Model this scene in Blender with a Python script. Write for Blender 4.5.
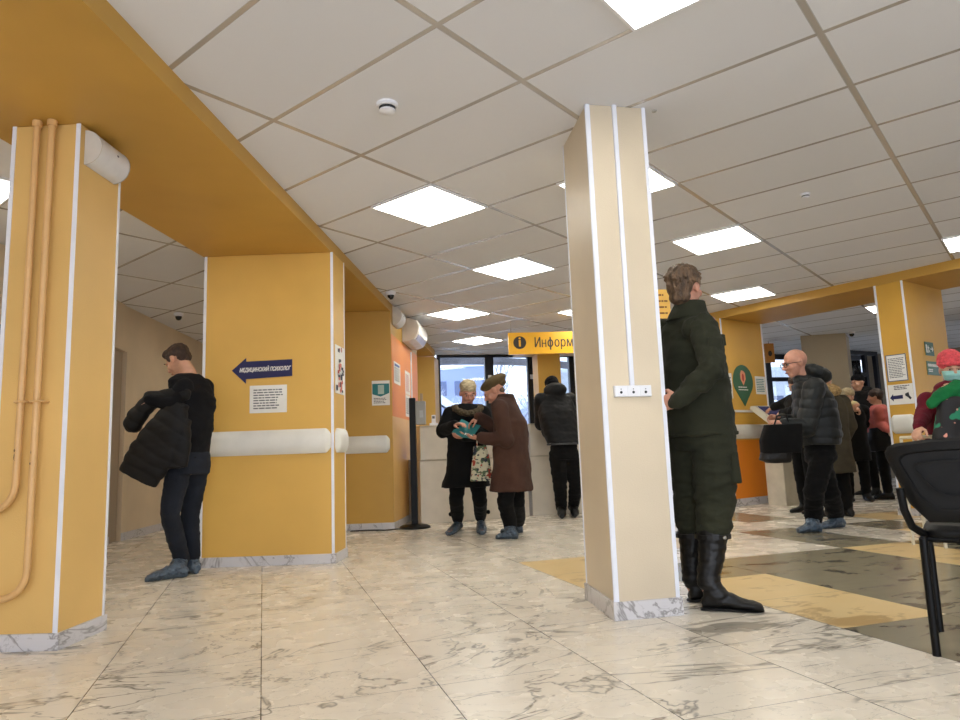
import bpy, bmesh, math, random
from mathutils import Vector, Matrix, noise
R = math.radians
for o in list(bpy.data.objects):
    bpy.data.objects.remove(o)
SC = bpy.context.scene
COL = SC.collection
PI = math.pi

# ------------------------------------------------------------------ camera
H_CAM = .805
PITCH, ROLL, FOC = R(7.798), R(-2.035), 683.67
cr, cu_, cw = Vector((1, 0, 0)), Vector((0, -math.sin(PITCH), math.cos(PITCH))), Vector((0, math.cos(PITCH), math.sin(PITCH)))
RT = cr*math.cos(ROLL)+cu_*math.sin(ROLL)
UP = cu_*math.cos(ROLL)-cr*math.sin(ROLL)
FW = cw
cam = bpy.data.cameras.new('camera')
cam.sensor_width = 36
cam.lens = FOC/960*36
cam.clip_start = .05
cam.clip_end = 300
co = bpy.data.objects.new('camera', cam)
COL.objects.link(co)
m = Matrix((RT, UP, -FW)).transposed().to_4x4()
m.translation = Vector((0, 0, H_CAM))
co.matrix_world = m
SC.camera = co

# ------------------------------------------------------------------ world, daylight, exposure
W = bpy.data.worlds.new('overcast_sky')
SC.world = W
W.use_nodes = True
wn = W.node_tree
bg = wn.nodes['Background']
tc = wn.nodes.new('ShaderNodeTexCoord')
sp = wn.nodes.new('ShaderNodeSeparateXYZ')
rp_ = wn.nodes.new('ShaderNodeValToRGB')
rp_.color_ramp.elements[0].position = 0
rp_.color_ramp.elements[0].color = (.80, .86, 1, 1)
rp_.color_ramp.elements[1].position = .6
rp_.color_ramp.elements[1].color = (.66, .78, 1, 1)
wn.links.new(tc.outputs['Generated'], sp.inputs[0])
wn.links.new(sp.outputs['Z'], rp_.inputs[0])
wn.links.new(rp_.outputs[0], bg.inputs['Color'])
bg.inputs['Strength'].default_value = 2.6


def area(name, loc, size, power, color, target):
    l = bpy.data.lights.new(name, 'AREA')
    l.shape = 'RECTANGLE'
    l.size, l.size_y = size
    l.energy = power
    l.color = color
    o = bpy.data.objects.new(name, l)
    COL.objects.link(o)
    o.location = loc
    o.rotation_euler = (Vector(target)-Vector(loc)).to_track_quat('-Z', 'Y').to_euler()
    return o


# daylight from the glazed entrance front behind the photographer
area('daylight_behind', (1.0, -3.8, 1.5), (6.0, 2.2), 115, (.80, .88, 1), (1.0, 6, 1.2))
vs = SC.view_settings
vs.view_transform = 'Standard'
vs.look = 'None'
vs.gamma = 1
vs.use_curve_mapping = False
vs.exposure = 0.13
LAMP = 10.5

# ------------------------------------------------------------------ helpers


def at(px, py, Y):
    """point of the place seen at a pixel of the photograph, Y metres in front"""
    d = RT*((px-480)/FOC)+UP*((360-py)/FOC)+FW
    return d*(Y/d.y)+Vector((0, 0, H_CAM))


def lin(c):
    return tuple(((v/255)/12.92 if v/255 <= .04045 else ((v/255+.055)/1.055)**2.4) for v in c)+(1,)


class NT:
    def __init__(s, m):
        s.t = m.node_tree
        s.n = s.t.nodes

    def new(s, ty, **kw):
        n = s.n.new(ty)
        for k, v in kw.items():
            setattr(n, k, v)
        return n

    def math(s, op, a, b=None, c=None):
        n = s.new('ShaderNodeMath', operation=op)
        for i, v in enumerate((a, b, c)):
            if v is None:
                continue
            if isinstance(v, (int, float)):
                n.inputs[i].default_value = v
            else:
                s.t.links.new(v, n.inputs[i])
        return n.outputs[0]

    def link(s, a, b):
        s.t.links.new(a, b)

    def noise(s, vec, scale, detail=2, rough=.5, dist=0):
        n = s.new('ShaderNodeTexNoise')
        n.inputs['Scale'].default_value = scale
        n.inputs['Detail'].default_value = detail
        n.inputs['Roughness'].default_value = rough
        n.inputs['Distortion'].default_value = dist
        if vec is not None:
            s.link(vec, n.inputs['Vector'])
        return n.outputs['Fac']

    def mix(s, f, a, b):
        n = s.new('ShaderNodeMix', data_type='RGBA')
        for k, v in ((0, f), (6, a), (7, b)):
            if isinstance(v, (int, float)):
                n.inputs[k].default_value = v
            elif isinstance(v, tuple):
                n.inputs[k].default_value = v
            else:
                s.link(v, n.inputs[k])
        return n.outputs[2]

    def ramp(s, f, stops):
        n = s.new('ShaderNodeValToRGB')
        e = n.color_ramp.elements
        while len(e) < len(stops):
            e.new(.5)
        for i, (p, c) in enumerate(stops):
            e[i].position = p
            e[i].color = c if isinstance(c, tuple) else (c, c, c, 1)
        s.link(f, n.inputs[0])
        return n.outputs[0]


MATS = {}


def mat(name, color, rough=.6, metal=0, var=.06, vscale=6, bump=0, bscale=60, sheen=0, coat=0, emit=None, spec=.5, col2=None, stretch=None):
    if name in MATS:
        return MATS[name]
    m = bpy.data.materials.new(name)
    m.use_nodes = True
    N = NT(m)
    b = N.n['Principled BSDF']
    c = lin(color)
    b.inputs['Roughness'].default_value = rough
    b.inputs['Metallic'].default_value = metal
    b.inputs['Specular IOR Level'].default_value = spec
    b.inputs['Sheen Weight'].default_value = sheen
    b.inputs['Coat Weight'].default_value = coat
    t = N.new('ShaderNodeTexCoord').outputs['Object']
    if stretch:
        mp = N.new('ShaderNodeMapping')
        mp.inputs['Scale'].default_value = stretch
        N.link(t, mp.inputs[0])
        t = mp.outputs[0]
    f = N.noise(t, vscale, 3)
    c2 = lin(col2) if col2 else tuple(max(0, v*(1-var*2.5)) for v in c[:3])+(1,)
    c1 = c if col2 else tuple(min(1, v*(1+var)) for v in c[:3])+(1,)
    rr = N.ramp(f, [(.3, c1), (.7, c2)])
    N.link(rr, b.inputs['Base Color'])
    if bump:
        bm_ = N.new('ShaderNodeBump')
        bm_.inputs['Strength'].default_value = bump
        bm_.inputs['Distance'].default_value = .01
        N.link(N.noise(t, bscale, 3), bm_.inputs['Height'])
        N.link(bm_.outputs[0], b.inputs['Normal'])
    if emit:
        b.inputs['Emission Color'].default_value = lin(color)
        b.inputs['Emission Strength'].default_value = emit
    MATS[name] = m
    return m


class MB:
    """collects shapes, builds ONE mesh object"""

    def __init__(s):
        s.bm = bmesh.new()

    def poly(s, pts, z0=0, z1=None):
        v0 = [s.bm.verts.new((p[0], p[1], z0)) for p in pts]
        if z1 is None:
            s.bm.faces.new(v0)
            return s
        v1 = [s.bm.verts.new((p[0], p[1], z1)) for p in pts]
        n = len(pts)
        s.bm.faces.new(v0[::-1])
        s.bm.faces.new(v1)
        for i in range(n):
            s.bm.faces.new((v0[i], v0[(i+1) % n], v1[(i+1) % n], v1[i]))
        return s

    def box(s, x0, x1, y0, y1, z0, z1):
        return s.poly([(x0, y0), (x1, y0), (x1, y1), (x0, y1)], z0, z1)

    def bar(s, a, b, w, d, up=Vector((0, 0, 1))):
        a, b = Vector(a), Vector(b)
        t = (b-a).normalized()
        u = t.cross(up)
        if u.length < 1e-4:
            u = t.cross(Vector((1, 0, 0)))
        u.normalize()
        v = u.cross(t)
        vs_ = []
        for p in (a, b):
            for i, j in ((-1, -1), (1, -1), (1, 1), (-1, 1)):
                vs_.append(s.bm.verts.new(p+u*i*w/2+v*j*d/2))
        for f in ((0, 1, 2, 3), (7, 6, 5, 4), (0, 4, 5, 1), (1, 5, 6, 2), (2, 6, 7, 3), (3, 7, 4, 0)):
            s.bm.faces.new([vs_[i] for i in f])
        return s

    def loft(s, rings, caps=True):
        vr = [[s.bm.verts.new(p) for p in r] for r in rings]
        n = len(rings[0])
        for a, b in zip(vr, vr[1:]):
            for i in range(n):
                s.bm.faces.new((a[i], a[(i+1) % n], b[(i+1) % n], b[i]))
        if caps:
            s.bm.faces.new(vr[0][::-1])
            s.bm.faces.new(vr[-1])
        return s

    def tube(s, pts, rad, n=10, caps=True):
        pts = [Vector(p) for p in pts]
        if not isinstance(rad, (list, tuple)):
            rad = [rad]*len(pts)
        rings = []
        u = None
        for i, p in enumerate(pts):
            t = (pts[min(i+1, len(pts)-1)]-pts[max(i-1, 0)]).normalized()
            if u is None:
                u = t.orthogonal().normalized()
            u = (u-t*u.dot(t)).normalized()
            v = t.cross(u)
            rings.append([p+(u*math.cos(2*PI*k/n)+v*math.sin(2*PI*k/n))*rad[i] for k in range(n)])
        return s.loft(rings, caps)

    def lathe(s, prof, c=(0, 0, 0), n=24, M=None):
        M = M or Matrix()
        c = Vector(c)
        rings = [[c+M @ Vector((r*math.cos(2*PI*k/n), r*math.sin(2*PI*k/n), z)) for k in range(n)] for r, z in prof]
        return s.loft(rings)

    def ell(s, c, r, M=None, n=16, k=10):
        M = M or Matrix.Identity(3)
        c = Vector(c)
        rings = []
        for i in range(k+1):
            a = -PI/2+PI*(i+.02)/(k+.04)
            rings.append([c+M @ Vector((r[0]*math.cos(a)*math.cos(2*PI*j/n), r[1]*math.cos(a)*math.sin(2*PI*j/n), r[2]*math.sin(a))) for j in range(n)])
        return s.loft(rings)

    def build(s, name, material, parent=None, mtx=None, smooth=False, bevel=0, origin=None):
        bmesh.ops.recalc_face_normals(s.bm, faces=s.bm.faces)
        me = bpy.data.meshes.new(name)
        if origin is not None:
            bmesh.ops.translate(s.bm, verts=s.bm.verts, vec=-Vector(origin))
        s.bm.to_mesh(me)
        s.bm.free()
        me.materials.append(material)
        if smooth:
            for p in me.polygons:
                p.use_smooth = True
            me.set_sharp_from_angle(angle=R(40))
        o = bpy.data.objects.new(name, me)
        COL.objects.link(o)
        if parent:
            o.parent = parent
        if mtx is not None:
            o.matrix_world = mtx
        if origin is not None:
            o.location = origin
        if bevel:
            b = o.modifiers.new('bevel', 'BEVEL')
            b.width = bevel
            b.segments = 2
            b.limit_method = 'ANGLE'
        return o


def tag(o, label=None, cat=None, group=None, kind=None):
    for k, v in (('label', label), ('category', cat), ('group', group), ('kind', kind)):
        if v:
            o[k] = v
    return o


def thing(name, label, cat, mtx=None, group=None, loc=None):
    o = bpy.data.objects.new(name, None)
    o.empty_display_size = .1
    COL.objects.link(o)
    if mtx is not None:
        o.matrix_world = mtx
    if loc is not None:
        o.location = loc
    return tag(o, label, cat, group)


def frame(O, u, up=(0, 0, 1)):
    """local axes: x along u, y up, z out of the wall"""
    u = Vector((u[0], u[1], 0)).normalized()
    z = Vector(up)
    n = u.cross(z)
    M = Matrix((u, z, n)).transposed().to_4x4()
    M.translation = Vector(O)
    return M


def text(s, size, material, parent, x, y, z=.003, align='CENTER', shear=0, bold=0, depth=.0006, name='lettering', sx=1, rot=0, twin=0):
    c = bpy.data.curves.new('t', 'FONT')
    c.body = s
    c.size = size
    c.align_x = align
    c.align_y = 'CENTER'
    c.shear = shear
    c.offset = bold
    c.extrude = depth
    c.resolution_u = 3
    t = bpy.data.objects.new('t', c)
    COL.objects.link(t)
    dg = bpy.context.evaluated_depsgraph_get()
    me = bpy.data.meshes.new_from_object(t.evaluated_get(dg))
    bpy.data.objects.remove(t)
    if twin:                                  # a bolder stroke: the same letters once more, a little aside
        bm2 = bmesh.new()
        bm2.from_mesh(me)
        q = bmesh.ops.duplicate(bm2, geom=bm2.verts[:]+bm2.edges[:]+bm2.faces[:])
        bmesh.ops.translate(bm2, verts=[e for e in q['geom'] if isinstance(e, bmesh.types.BMVert)], vec=(twin, 0, .0004))
        bm2.to_mesh(me)
        bm2.free()
    me.materials.clear()
    me.materials.append(material)
    me.transform(Matrix.Translation((x, y, z)) @ Matrix.Rotation(rot, 4, 'Z') @ Matrix.Scale(sx, 4, (1, 0, 0)))
    o = bpy.data.objects.new(name, me)
    COL.objects.link(o)
    o.parent = parent
    return o


def lines(parent, x0, x1, y0, y1, n, material, rnd, h=.004, name='print', z=.003, gap=.15, ragged=.5):
    """rows of small print"""
    b = MB()
    for i in range(n):
        y = y1-(y1-y0)*(i+.5)/n
        x = x0
        xe = x1-(x1-x0)*ragged*rnd.random()*.5
        while x < xe-.004:
            w = (x1-x0)*rnd.uniform(.06, .2)
            b.box(x, min(x+w, xe), y-h/2, y+h/2, z, z+.0006)
            x += w+(x1-x0)*.025
    return b.build(name, material, parent)


# ------------------------------------------------------------------ materials
def wall_mat(name, rgb, var=.05):
    return mat(name, rgb, rough=.45, var=var, vscale=1.3, bump=.12, bscale=180, spec=.35)


M_YEL = wall_mat('yellow_paint', (220, 176, 90))
M_YEL2 = wall_mat('pale_yellow_paint', (223, 183, 112))
M_ORG = wall_mat('orange_paint', (230, 136, 36))
M_PEACH = wall_mat('peach_paint', (230, 184, 112))
M_CREAM = wall_mat('cream_paint', (222, 203, 174))
M_BEAM = wall_mat('ochre_paint', (198, 155, 74))
M_WHITE = mat('white_plastic', (232, 233, 238), rough=.4, var=.02)
M_TRIM = mat('white_trim', (232, 235, 245), rough=.45, var=.03)
M_BUMP = mat('white_vinyl', (226, 224, 216), rough=.38, var=.03)
M_GREY = mat('grey_plastic', (170, 170, 168), rough=.5, var=.03)
M_BLACK = mat('black_plastic', (13, 13, 14), rough=.5, var=.05, bump=.15, bscale=300, spec=.25)
M_BLKMET = mat('black_steel', (8, 8, 9), rough=.45, spec=.2)
M_PAPER = mat('paper', (232, 230, 224), rough=.8, var=.03)
M_INK = mat('ink', (40, 42, 48), rough=.8)
M_INKL = mat('light_ink', (110, 112, 118), rough=.8)
M_NAVY = mat('navy_sign', (24, 30, 82), rough=.35, var=.04)
M_STEEL = mat('brushed_steel', (150, 148, 142), rough=.35, metal=.9)
M_DARKFR = mat('dark_frame', (26, 28, 36), rough=.4, metal=.2)


def veins(N, vec, scale, width, dist):
    f = N.noise(vec, scale, 5, .6, dist)
    a = N.math('ABSOLUTE', N.math('SUBTRACT', f, .5))
    return N.math('SUBTRACT', 1, N.math('MINIMUM', N.math('DIVIDE', a, width), 1))


def floor_mat(name, base, veinc, blot, tile=.6, rough=.2, kind=0):
    m = bpy.data.materials.new(name)
    m.use_nodes = True
    N = NT(m)
    b = N.n['Principled BSDF']
    t = N.new('ShaderNodeTexCoord').outputs['Object']
    s = N.new('ShaderNodeSeparateXYZ')
    N.link(t, s.inputs[0])
    fx = N.math('DIVIDE', s.outputs[0], tile)
    fy = N.math('DIVIDE', s.outputs[1], tile)
    ix, iy = N.math('FLOOR', fx), N.math('FLOOR', fy)
    cb = N.new('ShaderNodeCombineXYZ')
    N.link(ix, cb.inputs[0])
    N.link(iy, cb.inputs[1])
    wn_ = N.new('ShaderNodeTexWhiteNoise')
    wn_.noise_dimensions = '3D'
    N.link(cb.outputs[0], wn_.inputs[0])
    sc = N.new('ShaderNodeVectorMath', operation='SCALE')
    N.link(wn_.outputs['Color'], sc.inputs[0])
    sc.inputs['Scale'].default_value = 37
    # each slab turned its own way
    ad = N.new('ShaderNodeVectorMath', operation='ADD')
    N.link(sc.outputs[0], ad.inputs[0])
    mp = N.new('ShaderNodeMapping')
    mp.inputs['Rotation'].default_value = (0, 0, .5)
    mp.inputs['Scale'].default_value = (.75, 1.7, 1)
    N.link(t, mp.inputs[0])
    N.link(mp.outputs[0], ad.inputs[1])
    v = ad.outputs[0]
    if kind == 0:
        v1 = veins(N, v, .9, .012, 1.5)
        v2 = veins(N, v, 3.0, .008, 1.6)
        bl = N.ramp(N.noise(v, .9, 3, .6, 1.0), [(.54, 0.0), (.60, 1.0)])
        bl2 = veins(N, v, .9, .035, 1.2)
        blm = N.math('MULTIPLY', bl2, bl)
        k = N.math('MAXIMUM', N.math('MULTIPLY', v1, .9), N.math('MULTIPLY', v2, .42))
        k = N.math('MAXIMUM', k, N.math('MULTIPLY', N.ramp(blm, [(.15, 0.0), (.35, 1.0)]), .72))
        cl = N.mix(N.noise(v, 2.2, 3), base, blot)
    else:
        bl = N.ramp(N.noise(v, 3.2, 4, .65, .6), [(.56, 0.0), (.60, 1.0)])
        k = N.math('MULTIPLY', bl, .75)
        cl = N.mix(N.noise(v, 9, 2), base, blot)
    c = N.mix(k, cl, veinc)
    # joints
    ex = N.math('ABSOLUTE', N.math('SUBTRACT', N.math('FRACT', N.math('ADD', fx, .5)), .5))
    ey = N.math('ABSOLUTE', N.math('SUBTRACT', N.math('FRACT', N.math('ADD', fy, .5)), .5))
    j = N.math('MAXIMUM', N.math('LESS_THAN', ex, .0033), N.math('MULTIPLY', N.math('LESS_THAN', ey, .003), .8))
    c = N.mix(j, c, (.06, .05, .045, 1))
    N.link(c, b.inputs['Base Color'])
    rr = N.math('ADD', N.math('MULTIPLY', N.noise(t, 5, 3), .16), rough-.05)
    N.link(rr, b.inputs['Roughness'])
    bp = N.new('ShaderNodeBump')
    bp.inputs['Strength'].default_value = .4
    bp.inputs['Distance'].default_value = .002
    N.link(N.math('ADD', N.math('SUBTRACT', 1, j), N.math('MULTIPLY', N.noise(t, 14, 2), .25)), bp.inputs['Height'])
    N.link(bp.outputs[0], b.inputs['Normal'])
    return m


M_MARB = floor_mat('white_marble_tile', lin((228, 219, 204)), lin((112, 106, 96)), lin((224, 214, 198)), rough=.24)
M_YTILE = floor_mat('yellow_stone_tile', lin((214, 186, 132)), lin((170, 136, 80)), lin((222, 194, 142)), rough=.30, kind=1)
M_GTILE = floor_mat('grey_stone_tile', lin((134, 126, 106)), lin((52, 46, 38)), lin((146, 138, 116)), rough=.20, kind=1)


def skirt_mat():
    m = bpy.data.materials.new('marble_skirting')
    m.use_nodes = True
    N = NT(m)
    b = N.n['Principled BSDF']
    t = N.new('ShaderNodeTexCoord').outputs['Object']
    k = N.math('MAXIMUM', N.math('MULTIPLY', veins(N, t, 1.6, .018, 1.0), .7), N.math('MULTIPLY', veins(N, t, 5, .010, .6), .3))
    N.link(N.mix(k, lin((205, 203, 206)), lin((95, 90, 88))), b.inputs['Base Color'])
    b.inputs['Roughness'].default_value = .3
    return m


M_SKIRT = skirt_mat()


def ceil_mat():
    m = bpy.data.materials.new('ceiling_tiles')
    m.use_nodes = True
    N = NT(m)
    b = N.n['Principled BSDF']
    t = N.new('ShaderNodeTexCoord').outputs['Object']
    s = N.new('ShaderNodeSeparateXYZ')
    N.link(t, s.inputs[0])
    fx = N.math('DIVIDE', s.outputs[0], 1.2)
    fy = N.math('DIVIDE', s.outputs[1], .6)
    ex = N.math('MULTIPLY', N.math('ABSOLUTE', N.math('SUBTRACT', N.math('FRACT', N.math('ADD', fx, .5)), .5)), 1.2)
    ey = N.math('MULTIPLY', N.math('ABSOLUTE', N.math('SUBTRACT', N.math('FRACT', N.math('ADD', fy, .5)), .5)), .6)
    gx = N.math('LESS_THAN', ex, .013)
    gy = N.math('LESS_THAN', ey, .011)
    g = N.math('MAXIMUM', gx, gy)
    sx = N.math('LESS_THAN', ex, .017)
    sy = N.math('LESS_THAN', ey, .014)
    gap = N.math('SUBTRACT', N.math('MAXIMUM', sx, sy), g)
    f = N.noise(t, 260, 2)
    cb = N.new('ShaderNodeCombineXYZ')
    N.link(N.math('FLOOR', fx), cb.inputs[0])
    N.link(N.math('FLOOR', fy), cb.inputs[1])
    w = N.new('ShaderNodeTexWhiteNoise')
    N.link(cb.outputs[0], w.inputs[0])
    base = N.mix(w.outputs['Value'], lin((222, 224, 230)), lin((232, 234, 240)))
    base = N.mix(N.math('MULTIPLY', f, .25), base, lin((190, 188, 188)))
    c = N.mix(g, base, lin((206, 200, 194)))
    c = N.mix(N.math('MULTIPLY', gap, .55), c, lin((90, 84, 78)))
    N.link(c, b.inputs['Base Color'])
    N.link(N.math('SUBTRACT', .85, N.math('MULTIPLY', g, .58)), b.inputs['Roughness'])
    N.link(N.math('MULTIPLY', g, .5), b.inputs['Metallic'])
    bp = N.new('ShaderNodeBump')
    bp.inputs['Strength'].default_value = .5
    bp.inputs['Distance'].default_value = .004
    N.link(N.math('ADD', g, N.math('MULTIPLY', f, .2)), bp.inputs['Height'])
    N.link(bp.outputs[0], b.inputs['Normal'])
    return m


M_CEIL = ceil_mat()


def glass_mat():
    m = bpy.data.materials.new('window_glass')
    m.use_nodes = True
    N = NT(m)
    for n in list(N.n):
        N.n.remove(n)
    o = N.new('ShaderNodeOutputMaterial')
    mx = N.new('ShaderNodeMixShader')
    tr = N.new('ShaderNodeBsdfTransparent')
    tr.inputs[0].default_value = (.92, .95, .97, 1)
    gl = N.new('ShaderNodeBsdfGlossy')
    gl.inputs['Roughness'].default_value = .02
    fr = N.new('ShaderNodeFresnel')
    fr.inputs[0].default_value = 1.45
    N.link(fr.outputs[0], mx.inputs[0])
    N.link(tr.outputs[0], mx.inputs[1])
    N.link(gl.outputs[0], mx.inputs[2])
    N.link(mx.outputs[0], o.inputs[0])
    return m


M_GLASS = glass_mat()


def lamp_mat():
    m = bpy.data.materials.new('lamp_diffuser')
    m.use_nodes = True
    N = NT(m)
    b = N.n['Principled BSDF']
    t = N.new('ShaderNodeTexCoord').outputs['Object']
    s = N.new('ShaderNodeSeparateXYZ')
    N.link(t, s.inputs[0])
    w = N.math('ABSOLUTE', N.math('SINE', N.math('MULTIPLY', s.outputs[1], PI*4/.6)))
    c = N.mix(w, (1, .95, .80, 1), (1, .99, .92, 1))
    N.link(c, b.inputs['Emission Color'])
    N.link(N.math('ADD', LAMP*.75, N.math('MULTIPLY', w, LAMP*.5)), b.inputs['Emission Strength'])
    b.inputs['Base Color'].default_value = (.9, .9, .85, 1)
    return m


M_LAMP = lamp_mat()

# ------------------------------------------------------------------ the room shell
ZC = 2.60
ZB = 2.50
FA = R(-17.73)      # floor tile rows
CA = R(39.7)        # ceiling grid


def struct(o):
    o['kind'] = 'structure'
    return o


FLM = Matrix.Translation((math.sin(FA)*.085, math.cos(FA)*.085, 0)) @ Matrix.Rotation(-FA, 4, 'Z')
me = bpy.data.meshes.new('floor')
bmf = bmesh.new()
Y_T = [(3, 4, 6, 8), (4, 5, 4, 6), (7, 8, 5, 7), (9, 10, 6, 8), (5, 6, 8, 9), (10, 12, 9, 10)]
G_T = [(4, 7, 6, 7), (5, 7, 4, 6), (4, 7, 1, 4), (7, 10, 3, 5), (7, 8, 7, 9), (8, 9, 5, 7), (8, 9, 10, 12), (9, 10, 8, 9), (10, 11, 6, 8), (11, 13, 7, 9)]
fm = {}
for k, L in ((1, Y_T), (2, G_T)):
    for a0, a1, e0, e1 in L:
        for i in range(a0, a1):
            for j in range(e0, e1):
                fm[(i, j)] = k
vg = {}
for i in range(-16, 34):
    for j in range(-9, 34):
        vg[(i, j)] = bmf.verts.new((i*.6, j*.6, 0))
for i in range(-16, 33):
    for j in range(-9, 33):
        f = bmf.faces.new((vg[(i, j)], vg[(i+1, j)], vg[(i+1, j+1)], vg[(i, j+1)]))
        f.material_index = fm.get((i, j), 0)
bmf.to_mesh(me)
bmf.free()
for x in (M_MARB, M_YTILE, M_GTILE):
    me.materials.append(x)
fl = bpy.data.objects.new('floor', me)
COL.objects.link(fl)
fl.matrix_world = FLM
struct(fl)

UD = Vector((math.cos(CA), -math.sin(CA), 0))     # along the long tile side
UU = Vector((math.sin(CA), math.cos(CA), 0))
CLM = Matrix((UD, UU, Vector((0, 0, 1)))).transposed().to_4x4()
CLM.translation = UD*(-.6)+UU*.165
b = MB()
CX0, CX1, CY0, CY1 = -6.5, 13.5, -4.2, 18
inv = CLM.inverted()
cp = [inv @ Vector((x, y, 0)) for x, y in ((CX0, CY0), (CX1, CY0), (CX1, 12.0), (8.2, 14.6), (4.1, 13.24), (-.77, 12.26), (-1.6, 12.7), (CX0, 12.7))]
# open strip of ceiling stops at the window wall: cut it with its line
b.poly([(p.x, p.y) for p in cp], ZC, ZC+.02)
CL = b.build('ceiling', M_CEIL)
CL.matrix_world = CLM
struct(CL)


def wallseg(name, a, c, m, z0=0, z1=ZC, th=.12, side=1, kind='structure', parent=None):
    """vertical slab from a to c, thickness to the left of a->c"""
    a, c = Vector((a[0], a[1], 0)), Vector((c[0], c[1], 0))
    t = (c-a).normalized()
    n = Vector((-t.y, t.x, 0))*th*side
    o = MB().poly([a[:2], c[:2], (c+n)[:2], (a+n)[:2]], z0, z1).build(name, m, parent)
    if kind:
        o['kind'] = kind
    return o


wallseg('wall_left', (-3.68, 3.6), (-3.92, 7.25), M_CREAM)
wl2 = wallseg('wall_left', (-3.98, 7.62), (-4.35, 12.6), M_CREAM)
M_DOORDK = wall_mat('taupe_paint', (176, 160, 138))
wallseg('wall_left', (-3.92, 7.25), (-3.98, 7.62), M_CREAM, 2.08, ZC)
wallseg('door_1', (-3.97, 7.25), (-4.03, 7.62), M_DOORDK, 0, 2.08, th=.05)
wallseg('wall_left', (-3.4, -1.0), (-3.68, 3.6), M_CREAM)
wallseg('baseboard_left', (-4.35, 12.58), (-3.98, 7.62), M_SKIRT, 0, .085, th=.012)
wallseg('baseboard_left', (-3.92, 7.25), (-3.68, 3.62), M_SKIRT, 0, .085, th=.012)
wallseg('wall_back', (-4.4, 12.6), (-1.5, 12.6), M_CREAM)
# behind and beside the camera
wallseg('wall_rear', (-3.6, -4.05), (-2.2, -4.05), M_CREAM, side=-1)
wallseg('wall_rear', (4.2, -4.05), (9, -4.05), M_CREAM, side=-1)
wallseg('wall_rear', (-2.2, -4.05), (4.2, -4.05), M_CREAM, 2.5, ZC, side=-1)
wallseg('wall_right', (9.0, -4.05), (9.0, 4.5), M_CREAM, side=-1)

# ---- beams
SBX = lambda y: -1.4+.0675*(y-2.43)
SBL = lambda y: -2.42+.08*(y-3.31)


def beam(pts, label, name='ceiling_beam'):
    b = MB()
    b.poly(pts, ZB, ZC)
    o = b.build(name, M_BEAM, origin=(pts[0][0], pts[0][1], ZB))
    return tag(o, label, 'beam')


beam([(SBX(-4), -4), (SBX(11.68), 11.68), (SBX(11.68)-1.0, 11.68), (SBL(-4), -4)],
     'wide yellow dropped ceiling beam running over the left pillars')
# portal
PA = Vector((3.25, 9.09, 0))
PD = Vector((.5812, -.8137, 0))
PN = Vector((.8137, .5812, 0))


def pp(s, d):
    v = PA+PD*s+PN*d
    return (v.x, v.y)


beam([pp(-2.6, 0), pp(6.5, 0), pp(6.5, .98), pp(-2.6, .98)], 'yellow beam over the passage on the right, resting on the two pillars')


def strip(parent, p, u, z0, z1, w=.03, name='corner_trim', off=.004):
    """white strip flat on a face: p corner, u along the face"""
    u = Vector((u[0], u[1], 0)).normalized()
    p = Vector((p[0], p[1], 0))-parent.location
    n = Vector((u.y, -u.x, 0))
    q = [p, p+u*w, p+u*w+n*off, p+n*off]
    b = MB().poly([(v.x, v.y) for v in q], z0, z1)
    return b.build(name, M_TRIM, parent)


def pillar(pts, m, label, trims, z1=ZB, sk=.075, skt=.012, name='pillar'):
    """pts counter-clockwise plan outline; trims: list of (corner index, which neighbour, width)"""
    c = sum((Vector((p[0], p[1], 0)) for p in pts), Vector())/len(pts)
    t = thing(name, label, 'pillar', loc=c)
    P = [Vector((p[0], p[1], 0))-c for p in pts]
    MB().poly([v[:2] for v in P], 0, z1).build('shaft', m, t, bevel=.004)
    out = []
    n = len(P)
    for i in range(n):
        a, b_, d = P[i-1], P[i], P[(i+1) % n]
        e1, e2 = (b_-a).normalized(), (d-b_).normalized()
        n1, n2 = Vector((e1.y, -e1.x, 0)), Vector((e2.y, -e2.x, 0))
        k = skt/(1+n1.dot(n2))
        out.append(b_+(n1+n2)*k)
    MB().poly([v[:2] for v in out], 0, sk).build('skirting', M_SKIRT, t, bevel=.002)
    for i, j, w, za, zb in trims:
        a, d = P[i], P[(i+j) % n]
        u = (d-a).normalized()
        if j > 0:
            nrm = Vector((u.y, -u.x, 0))
        else:
            nrm = Vector((-u.y, u.x, 0))
        q = [a, a+u*w, a+u*w+nrm*.004, a+nrm*.004]
        if j < 0:
            q = q[::-1]
        MB().poly([v[:2] for v in q], za, zb).build('corner_trim', M_TRIM, t)
    return t


# left pillar: (-2.27,3.21) (-1.94,3.20) (-1.93,3.55)
LP = pillar([(-2.285, 3.21), (-1.94, 3.20), (-1.925, 3.55), (-2.27, 3.56)], M_YEL2, 'yellow pillar at the far left with two painted pipes on its face',
            [(1, -1, .022, .075, ZB), (0, 1, .02, .075, ZB), (2, -1, .016, .075, ZB)])
lpm = [c for c in LP.children if c.name.startswith('shaft')][0]
MP = pillar([(-2.25, 5.49), (-1.185, 5.48), (-1.163, 5.81), (-2.22, 5.82)], M_YEL, 'wide yellow wall pillar carrying the dark blue arrow sign',
            [(0, 1, .022, .075, ZB), (1, -1, .022, .075, ZB), (2, -1, .012, .075, ZB)])
BP = pillar([(-1.62, 7.84), (-1.03, 7.85), (-.905, 9.72), (-1.5, 9.74)], M_BEAM, 'yellow wall pillar with the air conditioner and orange painted flank',
            [])
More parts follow.
